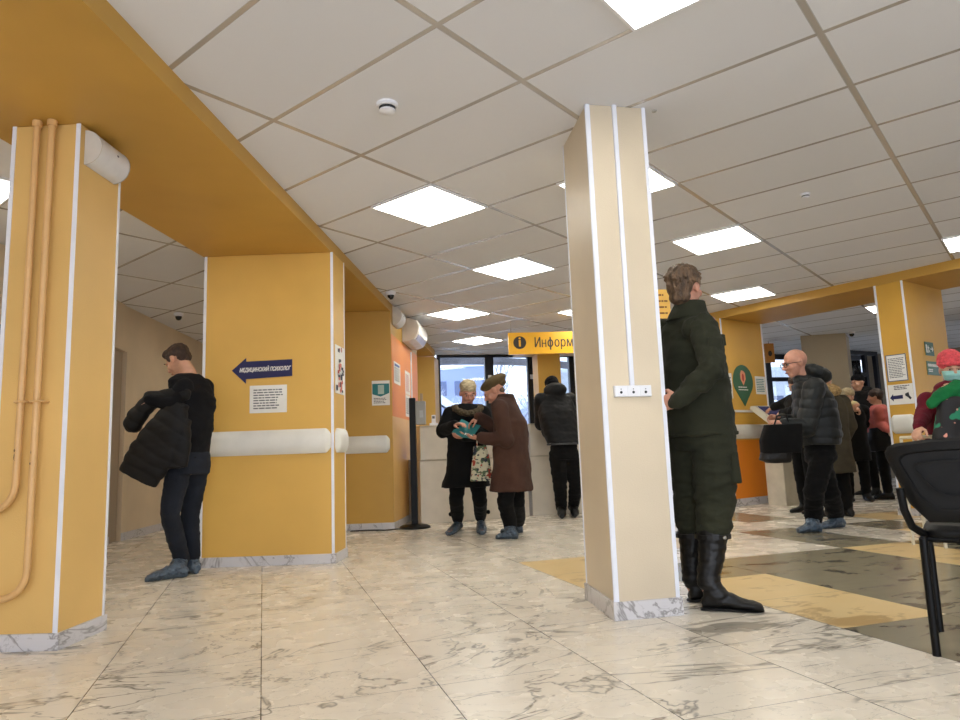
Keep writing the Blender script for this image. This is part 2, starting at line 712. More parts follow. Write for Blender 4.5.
# orange and peach fields on its right flank
BF = frame((-1.03, 7.85, 0), (-.905+1.03, 9.72-7.85))
bfl = 1.874
for nm, m_, z0, z1 in (('orange_field', M_ORG, 1.27, 2.23), ('peach_field', M_PEACH, .075, 1.27)):
    o = MB().box(.02, bfl, z0, z1, 0, .003).build(nm, m_)
    o.parent = BP
    o.matrix_local = Matrix.Translation(-BP.location) @ BF
pillar([(-1.7, 11.7), (-.79, 11.68), (-.75, 12.2), (-1.66, 12.22)], M_YEL, 'yellow wall end beside the window, past the air conditioner', [])
CPc = [Vector((.60, 3.372, 0)), Vector((.925, 3.438, 0))]
cu1 = (CPc[1]-CPc[0]).normalized()
cn1 = Vector((-cu1.y, cu1.x, 0))
M_COL = wall_mat('column_paint', (214, 199, 174))
CPT = pillar([CPc[0][:2], CPc[1][:2], (CPc[1]+Vector((-.07, .5, 0)))[:2], (CPc[0]+Vector((-.06, .5, 0)))[:2]], M_COL, 'free-standing cream column with white edges in the middle of the hall',
             [(0, 1, .02, .085, ZC), (1, -1, .02, .085, ZC), (0, -1, .012, .085, ZC), (3, 1, .012, .085, ZC)], z1=ZC, sk=.085)
M_PORT = wall_mat('portal_yellow_paint', (214, 166, 70))
P1 = pillar([pp(-.62, 0), pp(0, 0), pp(0, .98), pp(-.62, .98)][::1], M_PORT, 'yellow and orange pillar with the green drop-shaped sign', [(1, 1, .03, .075, ZB), (2, -1, .03, .86, ZB)], sk=.1)
P1F = frame((pp(0, 0)[0], pp(0, 0)[1], 0), PN)
o = MB().box(.03, .98, .1, .86, 0, .003).build('orange_field', M_ORG)
o.parent = P1
o.matrix_local = Matrix.Translation(-P1.location) @ P1F
# right pillar
rs0, rs1 = 2.0, 2.30
P2 = pillar([pp(rs0, 0), pp(rs1, 0), pp(rs1, .98), pp(rs0, .98)], M_PORT, 'narrow yellow pillar right of the passage with pinned notices',
            [(0, 1, .022, .075, ZB), (1, -1, .022, .075, ZB)])
P2F = frame((pp(rs0, 0)[0], pp(rs0, 0)[1], 0), PD)
P2S = frame((pp(rs1, 0)[0], pp(rs1, 0)[1], 0), PN)

# ---- ceiling lamps


def lamp(i, j, label, tilt=False):
    t = thing('ceiling_lamp', label, 'ceiling lamp', group='square ceiling light panels')
    M = CLM.copy()
    c = CLM @ Vector((i*.6+.3, j*.6+.3, ZC))
    M.translation = Vector((c.x, c.y, ZC))
    t.matrix_world = M
    MB().box(-.285, .285, -.285, .285, -.012, -.004).build('diffuser', M_LAMP, t)
    b = MB()
    for x0, x1, y0, y1 in ((-.3, .3, -.3, -.286), (-.3, .3, .286, .3), (-.3, -.286, -.286, .286), (.286, .3, -.286, .286)):
        b.box(x0, x1, y0, y1, -.014, -.001)
    b.build('frame', M_WHITE, t)


# indices: d=-.6+.6*i... u=.165+.6*j
for d, u, lb in ((-3.6, 3.165, 'light panel nearest left of the cream column'), (-4.2, 4.965, 'light panel beyond the one nearest the column'),
                 (-6.0, 6.165, 'light panel above the two people reading the leaflet'), (-7.2, 7.965, 'farthest light panel, by the window'),
                 (-1.2, 1.965, 'light panel cut by the top edge of the photo'), (-2.4, 5.565, 'light panel above the man in the olive uniform'),
                 (-3.0, 7.965, 'light panel close to the far yellow beam'), (-.6, 7.365, 'light panel at the right edge of the photo'),
                 (-2.4, 3.765, 'light panel half hidden behind the cream column'), (-4.8, 7.365, 'light panel above the information sign'),
                 (-1.8, 10.365, 'light panel beyond the far yellow beam, left of the narrow pillar'), (-5.4, .765, 'light panel left of the pillar with pipes'),
                 (-7.8, 4.965, 'light panel in the side room behind the wide yellow pillar')):
    lamp(round((d+.6)/.6), round((u-.165)/.6), lb)
# panels of the same ceiling outside the frame that also light the hall
for d, u in ((.6, 1.365), (1.8, 3.165), (0, 4.965), (-1.2, -.435), (-3.6, .165), (1.8, -1.035), (3.0, 6.165), (0, 11.6)):
    lamp(round((d+.6)/.6), round((u-.165)/.6), 'light panel of the hall ceiling outside the photo')

# ------------------------------------------------------------------ window wall and the street outside
rnd = random.Random(7)
WA = Vector((-.77, 12.24, 0))
WD = Vector((.9806, .196, 0))
WF = frame(WA, WD)
wi = 0
MUL = []
for px in (437.5, 490.5, 532.7, 574, 625, 668, 690):
    # where the line of sight meets the window wall, in metres along it
    d = RT*((px-480)/FOC)+UP*((360-400)/FOC)+FW
    n_ = Vector((-WD.y, WD.x, 0))
    s_ = n_.dot(WA)/n_.dot(d)
    MUL.append((d*s_-WA).dot(WD))
MUL[0] = .02
ws = (.06, .16, .14, .12, .1, .1, .1)
for k in range(len(MUL)-1):
    x0, x1 = MUL[k], MUL[k+1]
    w = thing('window_%d' % (k+1), '', '', mtx=WF)
    w['kind'] = 'structure'
    b = MB()
    b.box(x0-ws[k]/2, x0+ws[k]/2, 0, ZC, -.1, .0)
    if k == len(MUL)-2:
        b.box(x1-.05, x1+.05, 0, ZC, -.1, .0)
    b.box(x0+ws[k]/2, x1-ws[k+1]/2, ZC-.05, ZC, -.1, -.002)
    b.box(x0+ws[k]/2, x1-ws[k+1]/2, 0, .12, -.1, -.002)
    b.build('window_frame', M_DARKFR, w)
    MB().box(x0+ws[k]/2, x1-ws[k+1]/2, .12, ZC-.05, -.056, -.05).build('pane', M_GLASS, w)
    if k in (1, 2):
        MB().box(x0-.03, x0+.03, 2.14, 2.22, .0, .02).build('sensor', M_WHITE, w)
wend = WA+WD*MUL[-1]
M_GRANITE = wall_mat('grey_wall_paint', (150, 140, 124))
# outside
M_SNOW = mat('snow', (236, 240, 250), rough=.8, var=.03, vscale=.4)
M_BLD = mat('far_building_wall', (150, 162, 192), rough=.8, var=.06, vscale=.3)
M_BLD2 = mat('pale_house_wall', (176, 186, 214), rough=.8, var=.05, vscale=.3)
M_BWIN = mat('far_building_window', (96, 108, 140), rough=.4)
M_EAVE = mat('canopy_metal', (104, 102, 108), rough=.6, var=.25, vscale=3)
M_BARK = mat('snowy_bark', (196, 200, 214), rough=.9, var=.2, vscale=8)
b = MB().box(-40, 60, 13.4, 130, -.35, -.25)
g = b.build('snow_ground', M_SNOW)
g['kind'] = 'structure'
gd = MB()
ln = [(WA+WD*s+Vector((0, 6.2, 0))) for s in [i*.5 for i in range(-3, 22)]]
rings = []
for i, p in enumerate(ln):
    z = 3.42-.012*(i-5)**1.0-.004*(i-5)**2
    rings.append([Vector((p.x, p.y-.0, z-.17)), Vector((p.x, p.y+.35, z-.16)), Vector((p.x, p.y+.35, z+.0)), Vector((p.x, p.y, z))])
gd.loft(rings)
cpy = thing('canopy', 'dark metal canopy with snow on it outside the windows', 'canopy', loc=(0, 0, 0))
gd.build('fascia', M_EAVE, cpy)
sn = MB()
rings = []
for i, p in enumerate(ln):
    z = 3.42-.012*(i-5)-.004*(i-5)**2
    h_ = .10+.05*math.sin(i*1.7)
    rings.append([Vector((p.x, p.y+.02, z)), Vector((p.x, p.y+.33, z+.0)), Vector((p.x, p.y+.33, z+h_)), Vector((p.x, p.y+.1, z+h_*.8))])
sn.loft(rings)
sn.build('snow_cover', M_SNOW, cpy, smooth=True)
# canopy posts stand in the snow outside
for s in (-1.2, 9.5):
    p = WA+WD*s+Vector((0, 6.25, 0))
    MB().box(p.x-.05, p.x+.05, p.y, p.y+.1, -.26, 3.1).build('post', M_EAVE, cpy)


def house(x0, x1, y0, z1, dz, label, gable=True, nx=0, nz=0, m=None, depth=8):
    t = thing('house' if gable else 'apartment_building', label, 'house' if gable else 'building', loc=((x0+x1)/2, y0, -.25))
    w = (x1-x0)/2
    MB().box(-w, w, 0, depth, 0, z1).build('wall', m or M_BLD2, t)
    if gable:
        r = MB()
        rr = [[Vector((-w-.3, y, z1-.1)), Vector((0, y, z1+dz)), Vector((w+.3, y, z1-.1)), Vector((w+.3, y, z1+.2)), Vector((0, y, z1+dz+.35)), Vector((-w-.3, y, z1+.2))] for y in (-.4, depth+.3)]
        r.loft(rr)
        r.build('roof', M_SNOW, t)
        MB().loft([[Vector((-w, y, z1)), Vector((w, y, z1)), Vector((0, y, z1+dz))] for y in (.01, .2)]).build('gable', m or M_BLD2, t)
    else:
        MB().box(-w-.2, w+.2, -.2, depth, z1, z1+.5).build('roof', M_SNOW, t)
    for i in range(nx):
        for j in range(nz):
            x = -w+(i+.5)*2*w/nx
            z = (j+.6)*z1/(nz+.3)
            MB().box(x-.22*2*w/nx, x+.22*2*w/nx, -.03, .01, z-.25*z1/nz, z+.2*z1/nz).build('window', M_BWIN, t)
    return t


p = at(441, 400, 24)
house(p.x-3.2, p.x+.45, 24, 2.4, 1.4, 'pale blue house with a snow-covered gable roof at the left window edge')
house(-6.0, 1.2, 70, 10.0, 0, 'pale block of flats in the snowy distance', False, 5, 3, M_BLD)
p = at(520, 410, 45)
house(p.x-1.5, p.x+4.5, 45, 3.2, 1.2, 'low snow-roofed house seen under the trees')


def tree(x, y, h, label):
    t = thing('bare_tree', label, 'tree', group='snowy trees outside the window', loc=(x, y, -.25))
    rr = random.Random(int(x*100+y))
    b = MB()

    def br(p, d, l, r, k):
        q = p+d*l
        b.tube([p, p+d*l*.5+Vector((rr.uniform(-1, 1), rr.uniform(-1, 1), 0))*l*.04, q], [r, r*.8, r*.6], n=4)
        if k == 0:
            return
        for _ in range(4 if k > 1 else 5):
            nd = (d+Vector((rr.uniform(-1, 1), rr.uniform(-1, 1), rr.uniform(-.2, .7)))*.85).normalized()
            br(p+d*l*rr.uniform(.45, 1), nd, l*rr.uniform(.5, .75), r*.5, k-1)
    br(Vector((0, 0, 0)), Vector((0, 0, 1)), h*.38, h*.022, 4)
    b.build('trunk_and_branches', M_BARK, t)


tree(.9, 27, 7.0, 'bare snowy tree behind the head with the beret')
tree(-.6, 52, 7.5, 'bare snowy tree between the two window bars')
tree(2.1, 34, 7.2, 'bare snowy tree left of the yellow window pillar')
tree(4.4, 29, 7.0, 'bare snowy tree right of the yellow window pillar')
tree(-3.4, 44, 7.5, 'bare snowy tree over the pale blue house')

# window pillar with its small beam
pw = pillar([(.95, 11.2), (1.33, 11.25), (1.27, 11.62), (.89, 11.57)], M_PORT, 'yellow pillar in front of the windows behind the leaning man', [], z1=2.42)
b = MB().poly([(.62, 11.0), (2.6, 11.25), (2.54, 11.85), (.56, 11.6)], 2.42, ZC)
tag(b.build('ceiling_beam', M_BEAM, origin=(.6, 11.0, 2.42)), 'short yellow beam above the window pillar, behind the information sign', 'beam')

# ------------------------------------------------------------------ reception desk
M_DESK = mat('cream_laminate', (216, 206, 190), rough=.4, var=.03)
M_DESKT = mat('desk_top', (196, 186, 168), rough=.4)


def desk(a, c, label, zt=1.165):
    u = Vector((c[0]-a[0], c[1]-a[1], 0))
    L = u.length
    M = frame((a[0], a[1], 0), u)
    t = thing('reception_desk', label, 'counter', mtx=M, group='cream reception counter units')
    # local: x along, y up, z towards the public
    MB().box(0, L-.01, 0, .74, -.6, 0).build('lower_panel', M_DESK, t, bevel=.004)
    MB().box(0, L-.01, .755, zt-.02, -.35, .03).build('upper_panel', M_DESK, t, bevel=.004)
    MB().box(0, L-.01, .74, .755, -.6, .0).build('shelf', M_DESKT, t)
    MB().box(-.005, L-.005, zt-.02, zt, -.37, .04).build('countertop', M_DESKT, t, bevel=.003)
    return t


desk((-.765, 8.30), (.565, 8.80), 'cream reception counter at the left, behind the two people with the leaflet')
desk((.60, 8.85), (1.75, 9.02), 'cream reception counter where the man in black leans')

# ------------------------------------------------------------------ information sign
IS = frame((.395, 9.2, 2.125), (1, .055))
t = thing('information_sign', 'yellow hanging sign reading Информация with a dark round i mark', 'sign', mtx=IS)
M_SIGNY = mat('sign_yellow', (240, 178, 20), rough=.35, var=.02)
M_SDARK = mat('sign_dark', (48, 40, 30), rough=.5)
MB().box(0, 2.25, 0, .30, -.05, 0).build('board', M_SIGNY, t)
MB().lathe([(0.001, 0), (.088, 0), (.088, .003), (.001, .003)], n=32).build('round_mark', M_SDARK, t, mtx=IS @ Matrix.Translation((.155, .16, .0005)))
bpy.data.objects['round_mark'].matrix_world = IS @ Matrix.Translation((.155, .16, .0005))
text('i', .19, M_SIGNY, t, .155, .165, .005, bold=.002, name='letter_i', sx=1.3)
def word(parts_, size, x, y, m_, par, sx, twin):
    """letters laid side by side: (letter, scale, kind)"""
    for ch, k in parts_:
        if ch == 'ф':                       # a round bowl crossed by a tall stem
            o_ = text('о', size, m_, par, 0, y, .002, align='LEFT', sx=sx*1.15, twin=twin)
        elif ch == 'н':
            o_ = text('Н', size*.76, m_, par, 0, y-size*.085, .002, align='LEFT', sx=sx, twin=twin)
        else:
            o_ = text(ch, size, m_, par, 0, y, .002, align='LEFT', sx=sx, twin=twin)
        xs = [v.co.x for v in o_.data.vertices]
        ys = [v.co.y for v in o_.data.vertices]
        base = y-size*.36 if ch not in 'р' else None
        dx = x-min(xs)
        for v in o_.data.vertices:
            v.co.x += dx
        w = max(xs)-min(xs)
        if ch == 'ф':
            c_ = x+w/2
            bm_ = bmesh.new()
            bm_.from_mesh(o_.data)
            y0, y1 = min(ys), max(ys)
            e = [bm_.verts.new((c_+a_, b_, .0034)) for a_, b_ in ((-size*.05, y0-size*.19), (size*.05, y0-size*.19), (size*.05, y1+size*.17), (-size*.05, y1+size*.17))]
            bm_.faces.new(e)
            bm_.to_mesh(o_.data)
            bm_.free()
        x += w+size*.085


word([(c, 1) for c in 'Информация'], .190, .36, .148, M_SDARK, t, .70, .006)
for x in (.04, 1.1, 2.2):
    MB().tube([(x, .3, -.02), (x, .472, -.02)], .003, n=6).build('wire', M_STEEL, t)

# ------------------------------------------------------------------ wall bumpers


def bumper(M, x0, x1, label, z0=.855, z1=1.05, caps=(1, 1)):
    zc, hh = (z0+z1)/2, (z1-z0)/2
    prof = [(-hh, 0), (-hh, .012), (-hh*.8, .030), (-hh*.35, .042), (hh*.35, .042), (hh*.8, .030), (hh, .012), (hh, 0)]
    rings = []
    e = .045
    st = []
    for k in (0, .3, .6, .85, 1):
        st.append((x0+e*k*1.0, .55+.45*math.sin(k*PI/2), max(.15, math.sin(k*PI/2))) if caps[0] else (x0+e*k, 1, 1))
    for k in (1, .85, .6, .3, 0):
        st.append((x1-e*k, .55+.45*math.sin(k*PI/2), max(.15, math.sin(k*PI/2))) if caps[1] else (x1-e*k, 1, 1))
    for x, sy, sz in st:
        rings.append([Vector((x-(x0+x1)/2, zc+y*sy-.95, z*sz+.0005)) for y, z in prof])
    o = MB().loft(rings).build('wall_bumper', M_BUMP, mtx=M @ Matrix.Translation(((x0+x1)/2, .95, 0)), smooth=True)
    return tag(o, label, 'bumper rail', 'white bumper rails on the walls')


MF = frame((-2.27, 5.49, 0), (1.085, -.01))
bumper(MF, .02, 1.06, 'long white bumper rail under the blue arrow sign')
MS = frame((-1.185, 5.48, 0), (.03, .41))
bumper(MS, .02, .32, 'short white bumper rail on the narrow side of the wide yellow pillar')
BPF = frame((-1.62, 7.84, 0), (.59, .01))
bumper(BPF, .0, .56, 'white bumper rail on the shaded pillar before the counter')
bumper(P1F, .03, .96, 'white bumper rail under the green drop-shaped sign', z0=.88, z1=1.07)
bumper(P2F, .02, .27, 'white bumper rail on the narrow right pillar', z0=.86, z1=1.06)
tag(MB().box(.03, .95, 1.235, 1.265, 0, .02).build('wall_rail', M_BUMP, mtx=P1F), 'thin white rail above the bumper on the orange pillar', 'rail')

# ------------------------------------------------------------------ arrow sign and papers
t = thing('arrow_sign', 'dark blue arrow sign pointing left with white words', 'sign', mtx=MF @ Matrix.Translation((.26, 1.545, .0)))
MB().poly([(0, -.005), (.115, .095), (.115, .065), (.49, .072), (.49, -.065), (.115, -.078), (.115, -.115)], .001, .006).build('arrow_panel', M_NAVY, t)
text('МЕДИЦИНСКИЙ ПСИХОЛОГ', .045, M_PAPER, t, .268, -.004, .0066, shear=.35, bold=.0012, sx=.65, rot=.012)
rnd = random.Random(3)


def sheet(M, x, y, w, h, label, rows=6, name='notice', cat='notice', group=None, ink=None, rot=0, head=None, border=None, curl=.003):
    t = thing(name, label, cat, mtx=M @ Matrix.Translation((x+w/2, y+h/2, .0)) @ Matrix.Rotation(rot, 4, 'Z'), group=group)
    MB().box(-w/2, w/2, -h/2, h/2, .001, curl).build('sheet', M_PAPER, t)
    if border:
        bw = min(w, h)*.04
        b = MB()
        b.box(-w/2, w/2, -h/2, -h/2+bw, curl, curl+.002).box(-w/2, w/2, h/2-bw, h/2, curl, curl+.002)
        b.box(-w/2, -w/2+bw, -h/2+bw, h/2-bw, curl, curl+.002).box(w/2-bw, w/2, -h/2+bw, h/2-bw, curl, curl+.002)
        b.build('border', border, t)
    if rows:
        lines(t, -w*.4, w*.42, -h*.38, h*.38, rows, ink or M_INKL, rnd, h=h*.35/rows, z=curl)
    if head:
        MB().box(-w*.38, w*.38, h*.32, h*.42, curl, curl+.001).build('heading', head, t)
    return t


sheet(MF, .407, 1.19, .30, .222, 'white notice sheet under the blue arrow sign', rows=8)
# poster on the narrow side
M_PK = mat('poster_pink', (214, 120, 100), rough=.5)
M_PD = mat('poster_dark', (46, 50, 62), rough=.5)
M_TEAL = mat('teal_print', (36, 120, 122), rough=.4, var=.05)
M_RED = mat('red_print', (186, 60, 44), rough=.5)
M_BLUE = mat('blue_print', (60, 90, 160), rough=.5)
t = thing('poster', 'tall colourful poster on the narrow side of the wide pillar', 'poster', mtx=MS @ Matrix.Translation((.035, 1.335, 0)))
MB().box(0, .26, 0, .40, .001, .004).build('sheet', M_PAPER, t)
for k in range(26):
    x, y = rnd.uniform(.0, .2), rnd.uniform(.0, .36)
    nm_, m_ = (('pink_patch', M_PK), ('dark_patch', M_PD), ('dark_patch', M_PD), ('red_patch', M_RED))[k % 4]
    z_ = .004+.0003*(k+1)
    MB().box(x, x+rnd.uniform(.02, .06), y, y+rnd.uniform(.02, .045), z_, z_+.0005).build(nm_, m_, t)
# green leaflet sheet on the back pillar (plain panel in place of its code)
t = thing('notice', 'white and teal notice on the shaded pillar', 'notice', mtx=frame((-1.62, 7.84, 0), (.59, .01)) @ Matrix.Translation((.363, 1.395, 0)))
MB().box(0, .205, 0, .285, .001, .004).build('sheet', M_PAPER, t)
MB().poly([(.005, .13), (.10, .10), (.20, .14), (.20, .25), (.005, .25)], .004, .0048).build('teal_panel', M_TEAL, t)
MB().box(.07, .14, .13, .235, .0048, .0056).build('pale_panel', mat('pale_print', (176, 196, 186)), t)
lines(t, .02, .17, .02, .09, 4, M_INK, rnd, h=.007, z=.004)
# papers on the orange flank
BF3 = BF @ Matrix.Translation((0, 0, .003))
sheet(BF3, .13, 1.665, .40, .26, 'white notice with a blue heading on the orange wall', rows=7, head=M_BLUE, border=None)
sheet(BF3, .86, 1.60, .36, .30, 'upper of two red and white sheets on the orange wall', rows=9, ink=M_RED)
sheet(BF3, .86, 1.31, .34, .28, 'lower white printed sheet on the orange wall', rows=8)

# ------------------------------------------------------------------ air conditioner, alarm boxes, cameras, detectors


def half_round(M, L, r, label):
    """half-round wall fitting; x along the wall, z out"""
    t = thing('wall_speaker', label, 'speaker', mtx=M, group='half-round white wall speakers')
    rings = []
    n = 14
    for x in (0, L):
        rings.append([Vector((x, r*math.cos(PI*k/n), r*.98*math.sin(PI*k/n)+.002)) for k in range(n+1)])
    MB().loft(rings).build('housing', mat('speaker_white', (222, 222, 224), rough=.45), t, smooth=True)
    for x in (0, L):
        rr = []
        for z_ in (x, x+(.004 if x else -.004)):
            rr.append([Vector((z_, r*1.02*math.cos(PI*k/n), r*1.0*math.sin(PI*k/n)+.002)) for k in range(n+1)])
        MB().loft(rr).build('end_cap', M_GREY if x else mat('speaker_cap', (206, 200, 190)), t)
    MB().box(L*.55, L*.6, r*.1, r*.2, r*.9, r*1.0).build('indicator', M_INK, t)
    return t


LPS = frame((-1.94, 3.20, 0), (.015, .35))
half_round(LPS @ Matrix.Translation((.035, 2.39, 0)), .25, .088, 'white half-round speaker high on the pillar with pipes')
half_round(BF @ Matrix.Translation((.12, 2.465, 0)), .28, .11, 'white half-round speaker beside the air conditioner')

t = thing('air_conditioner', 'white wall air conditioner above the orange wall', 'air conditioner', mtx=BF @ Matrix.Translation((.72, 2.25, 0)))
L = .74
prof = [(0, .002), (.30, .002), (.30, .10), (.27, .19), (.20, .215), (.10, .205), (.03, .16), (0, .08)]
MB().loft([[Vector((x, y, z)) for y, z in prof] for x in (0, L)]).build('body', mat('ac_body', (222, 214, 202), rough=.4), t, bevel=.006)
MB().loft([[Vector((x, y, z)) for y, z in ((.27, .194), (.20, .221), (.11, .212), (.11, .208), (.20, .216), (.27, .19))] for x in (.01, L-.01)]).build('front_panel', mat('ac_panel', (240, 238, 234), rough=.25), t)
MB().loft([[Vector((x, y, z)) for y, z in ((.095, .204), (.035, .166), (.028, .17), (.09, .212))] for x in (.06, L-.06)]).build('louvre', mat('ac_louvre', (170, 168, 190), rough=.35), t)
tag(MB().box(1.30, 1.325, 0, 2.2, .0005, .018).build('cable_duct', M_TRIM, mtx=BF), 'white cable duct running down from the air conditioner', 'cable duct')


def dome(c, label, r=.045, small=False):
    t = thing('security_camera', label, 'camera', loc=c, group='ceiling dome cameras')
    MB().lathe([(.001, 0), (r*1.25, 0), (r*1.25, -.012), (r, -.035), (.001, -.035)][::-1]).build('mount', M_WHITE, t, smooth=True)
    MB().lathe([(.001, -.036), (r*.85, -.036), (r*.8, -.055), (r*.5, -.078), (.001, -.085)][::-1]).build('dome', mat('dark_dome', (16, 16, 18), rough=.1), t, smooth=True)


dome((-.955, 7.35, ZC), 'dome camera beside the left beam near the air conditioner')
dome((-3.60, 8.05, ZC), 'dome camera on the side room ceiling above the young man')


def detector(c, label, s=1):
    t = thing('smoke_detector', label, 'smoke detector', loc=c, group='white ceiling smoke detectors')
    MB().lathe([(.001, 0), (.056*s, 0), (.056*s, -.014*s), (.05*s, -.02*s), (.001, -.02*s)][::-1], n=32).build('base', M_WHITE, t, smooth=True)
    MB().lathe([(.001, -.02*s), (.042*s, -.02*s), (.042*s, -.034*s), (.001, -.034*s)][::-1], n=32).build('sensor_ring', M_INK, t, smooth=True)
    MB().lathe([(.001, -.034*s), (.042*s, -.034*s), (.042*s, -.042*s), (.028*s, -.05*s), (.001, -.05*s)][::-1], n=32).build('cap', M_WHITE, t, smooth=True)


detector((-.43, 3.30, ZC), 'round smoke detector on the nearest ceiling tile left of the column')
detector((2.42, 4.80, ZC), 'small smoke detector on the ceiling right of the column', .62)
detector((4.05, 5.25, ZC), 'small smoke detector near the right edge of the ceiling', .5)
tag(MB().lathe([(.001, 0), (.014, 0), (.012, -.006), (.001, -.006)][::-1]).build('ceiling_stud', M_GREY, mtx=Matrix.Translation((.985, 3.47, ZC))), 'small grey stud in the ceiling beside the column top', 'stud')

# ------------------------------------------------------------------ pipes on the left pillar
M_PIPE = mat('painted_pipe', (218, 174, 116), rough=.4, var=.03, vscale=8, bump=.15, bscale=40)
LPF = frame((-2.285, 3.21, 0), (.345, -.01))


def arc_pipe(x, zb, label):
    pts = [(x+.004, ZB+.0, .045), (x, 1.2, .045), (x-.004, zb+.12, .045)]
    for k in range(1, 7):
        a = k*PI/12
        pts.append((x-.004-.12*(1-math.cos(a)), zb+.12-.12*math.sin(a), .045))
    pts.append((-.02, zb-.004, .045))
    t = thing('pipe', label, 'pipe', mtx=LPF, group='painted pipes on the left pillar')
    MB().tube(pts, .0155, n=14).build('pipe_run', M_PIPE, t, smooth=True)
    MB().tube([(x+.004, ZB-.03, .045), (x+.004, ZB-.001, .045)], .022, n=14).build('ceiling_sleeve', M_PIPE, t, smooth=True)
    b = MB().tube([(x-.026, 1.118, .0), (x-.026, 1.118, .05), (x-.016, 1.118, .066), (x+.016, 1.118, .066), (x+.026, 1.118, .05), (x+.026, 1.118, 0)], .006, n=6)
    b.build('clamp', M_PIPE, t)
    b = MB()
    rr = random.Random(int(x*1000))
    for _ in range(7):
        z = .86+rr.uniform(-.04, .05)
        w = rr.uniform(.002, .005)
        b.ell((x+rr.uniform(-.009, -.003), z, .045+.0125), (w, rr.uniform(.006, .018), .003), n=6, k=4)
    b.build('chipped_spot', M_INK, t)
    return t


arc_pipe(.150, .62, 'left one of the two painted pipes on the pillar')
arc_pipe(.225, .235, 'right one of the two painted pipes on the pillar')

# ------------------------------------------------------------------ sockets and conduit on the column
CF = frame(CPc[0], cu1)
tag(MB().box(.143, .165, 1.115, ZC, .0005, .014).build('cable_duct', M_TRIM, mtx=CF), 'white cable duct running down the cream column to the sockets', 'cable duct')
t = thing('wall_socket', 'row of three white sockets on the cream column', 'socket', mtx=CF @ Matrix.Translation((.055, 1.058, 0)))
MB().box(0, .195, 0, .056, .0005, .022).build('frame', M_WHITE, t, bevel=.003)
for k in range(3):
    x = .0325+.065*k
    f = MB().box(x-.029, x+.029, .003, .053, .022, .0245).build('face_plate', M_WHITE, t, bevel=.001)
    MB().lathe([(.001, .0245), (.007, .0245), (.007, .0255), (.001, .0255)], c=(x, .022, 0), n=12).build('socket_hole', M_INK, f)
    MB().lathe([(.001, .0245), (.003, .0245), (.003, .0255), (.001, .0255)], c=(x, .038, 0), n=10).build('indicator', M_INKL, f)

# ------------------------------------------------------------------ green sign and sheets on the portal pillar
M_GRN = mat('sign_green', (38, 92, 54), rough=.35, var=.04)
M_PCH = mat('peach_print', (226, 150, 110), rough=.5)
t = thing('drop_sign', 'green drop-shaped sign with an orange emblem', 'sign', mtx=P1F @ Matrix.Translation((.41, 1.66, 0)))
pts = []
for k in range(25):
    a = R(-28)+(PI+R(56))*k/24
    pts.append((.225*math.cos(a), .225*math.sin(a)))
pts.append((0, -.34))
MB().poly(pts, .001, .008).build('panel', M_GRN, t)
MB().poly([(-.06, .03), (0, -.06), (.06, .03), (.055, .11), (.02, .14), (-.03, .15), (-.06, .10)], .008, .0095).build('emblem', M_PCH, t)
MB().ell((0, .05, .0095), (.025, .055, .002)).build('emblem_mark', M_RED, t)
lines(t, -.12, .12, -.135, -.065, 2, M_PAPER, rnd, h=.014, z=.008)
sheet(P1F, .70, 1.49, .24, .25, 'small sheet of colour pictures right of the green drop sign', rows=8, ink=M_TEAL)
sheet(P1F, .05, 1.42, .11, .34, 'narrow printed sheet left of the green drop sign', rows=6)
# narrow right pillar
sheet(P2F, .04, 1.42, .205, .29, 'blue-framed printed notice on the narrow right pillar', rows=12, border=mat('frame_blue', (70, 90, 120)))
t = thing('notice', 'white notice with a blue arrow and a black boot', 'notice', mtx=P2F @ Matrix.Translation((.03, 1.17, 0)))
MB().box(0, .245, 0, .215, .001, .004).build('sheet', M_PAPER, t)
lines(t, .06, .22, .155, .205, 3, M_INK, rnd, h=.008, z=.004)
MB().poly([(.01, .075), (.045, .115), (.045, .095), (.14, .10), (.14, .06), (.045, .058), (.045, .035)], .004, .005).build('arrow', M_NAVY, t)
b = MB()
b.poly([(.165, .11), (.20, .125), (.205, .09), (.225, .06), (.21, .045), (.19, .07), (.165, .09)], .004, .005)
b.build('boot_mark', M_INK, t)
# exit signs on its side
t = thing('exit_sign', 'upper green escape sign with a white figure and arrow', 'sign', mtx=P2S @ Matrix.Translation((.345, 1.70, 0)), group='green escape signs on the right pillar')
MB().box(0, .215, 0, .15, .001, .006).build('panel', mat('escape_green', (22, 84, 62), rough=.35), t)
b = MB()
b.box(.02, .05, .03, .12, .006, .0068).bar((.075, .11, .0065), (.085, .06, .0065), .014, .001, Vector((0, 0, 1))).bar((.085, .06, .0065), (.065, .03, .0065), .012, .001).bar((.085, .06, .0065), (.11, .035, .0065), .012, .001).bar((.06, .09, .0065), (.105, .085, .0065), .01, .001)
b.bar((.13, .075, .0065), (.19, .075, .0065), .012, .001).bar((.17, .10, .0065), (.195, .075, .0065), .012, .001).bar((.17, .05, .0065), (.195, .075, .0065), .012, .001)
b.build('escape_mark', M_PAPER, t)
t = thing('exit_sign', 'lower green sign with lettering beside the pink hat', 'sign', mtx=P2S @ Matrix.Translation((.335, 1.485, 0)), group='green escape signs on the right pillar')
MB().box(0, .34, 0, .15, .001, .006).build('panel', M_GRN, t)
lines(t, .03, .30, .09, .125, 1, M_PAPER, rnd, h=.03, z=.006)
lines(t, .03, .16, .03, .07, 2, M_PAPER, rnd, h=.012, z=.006)

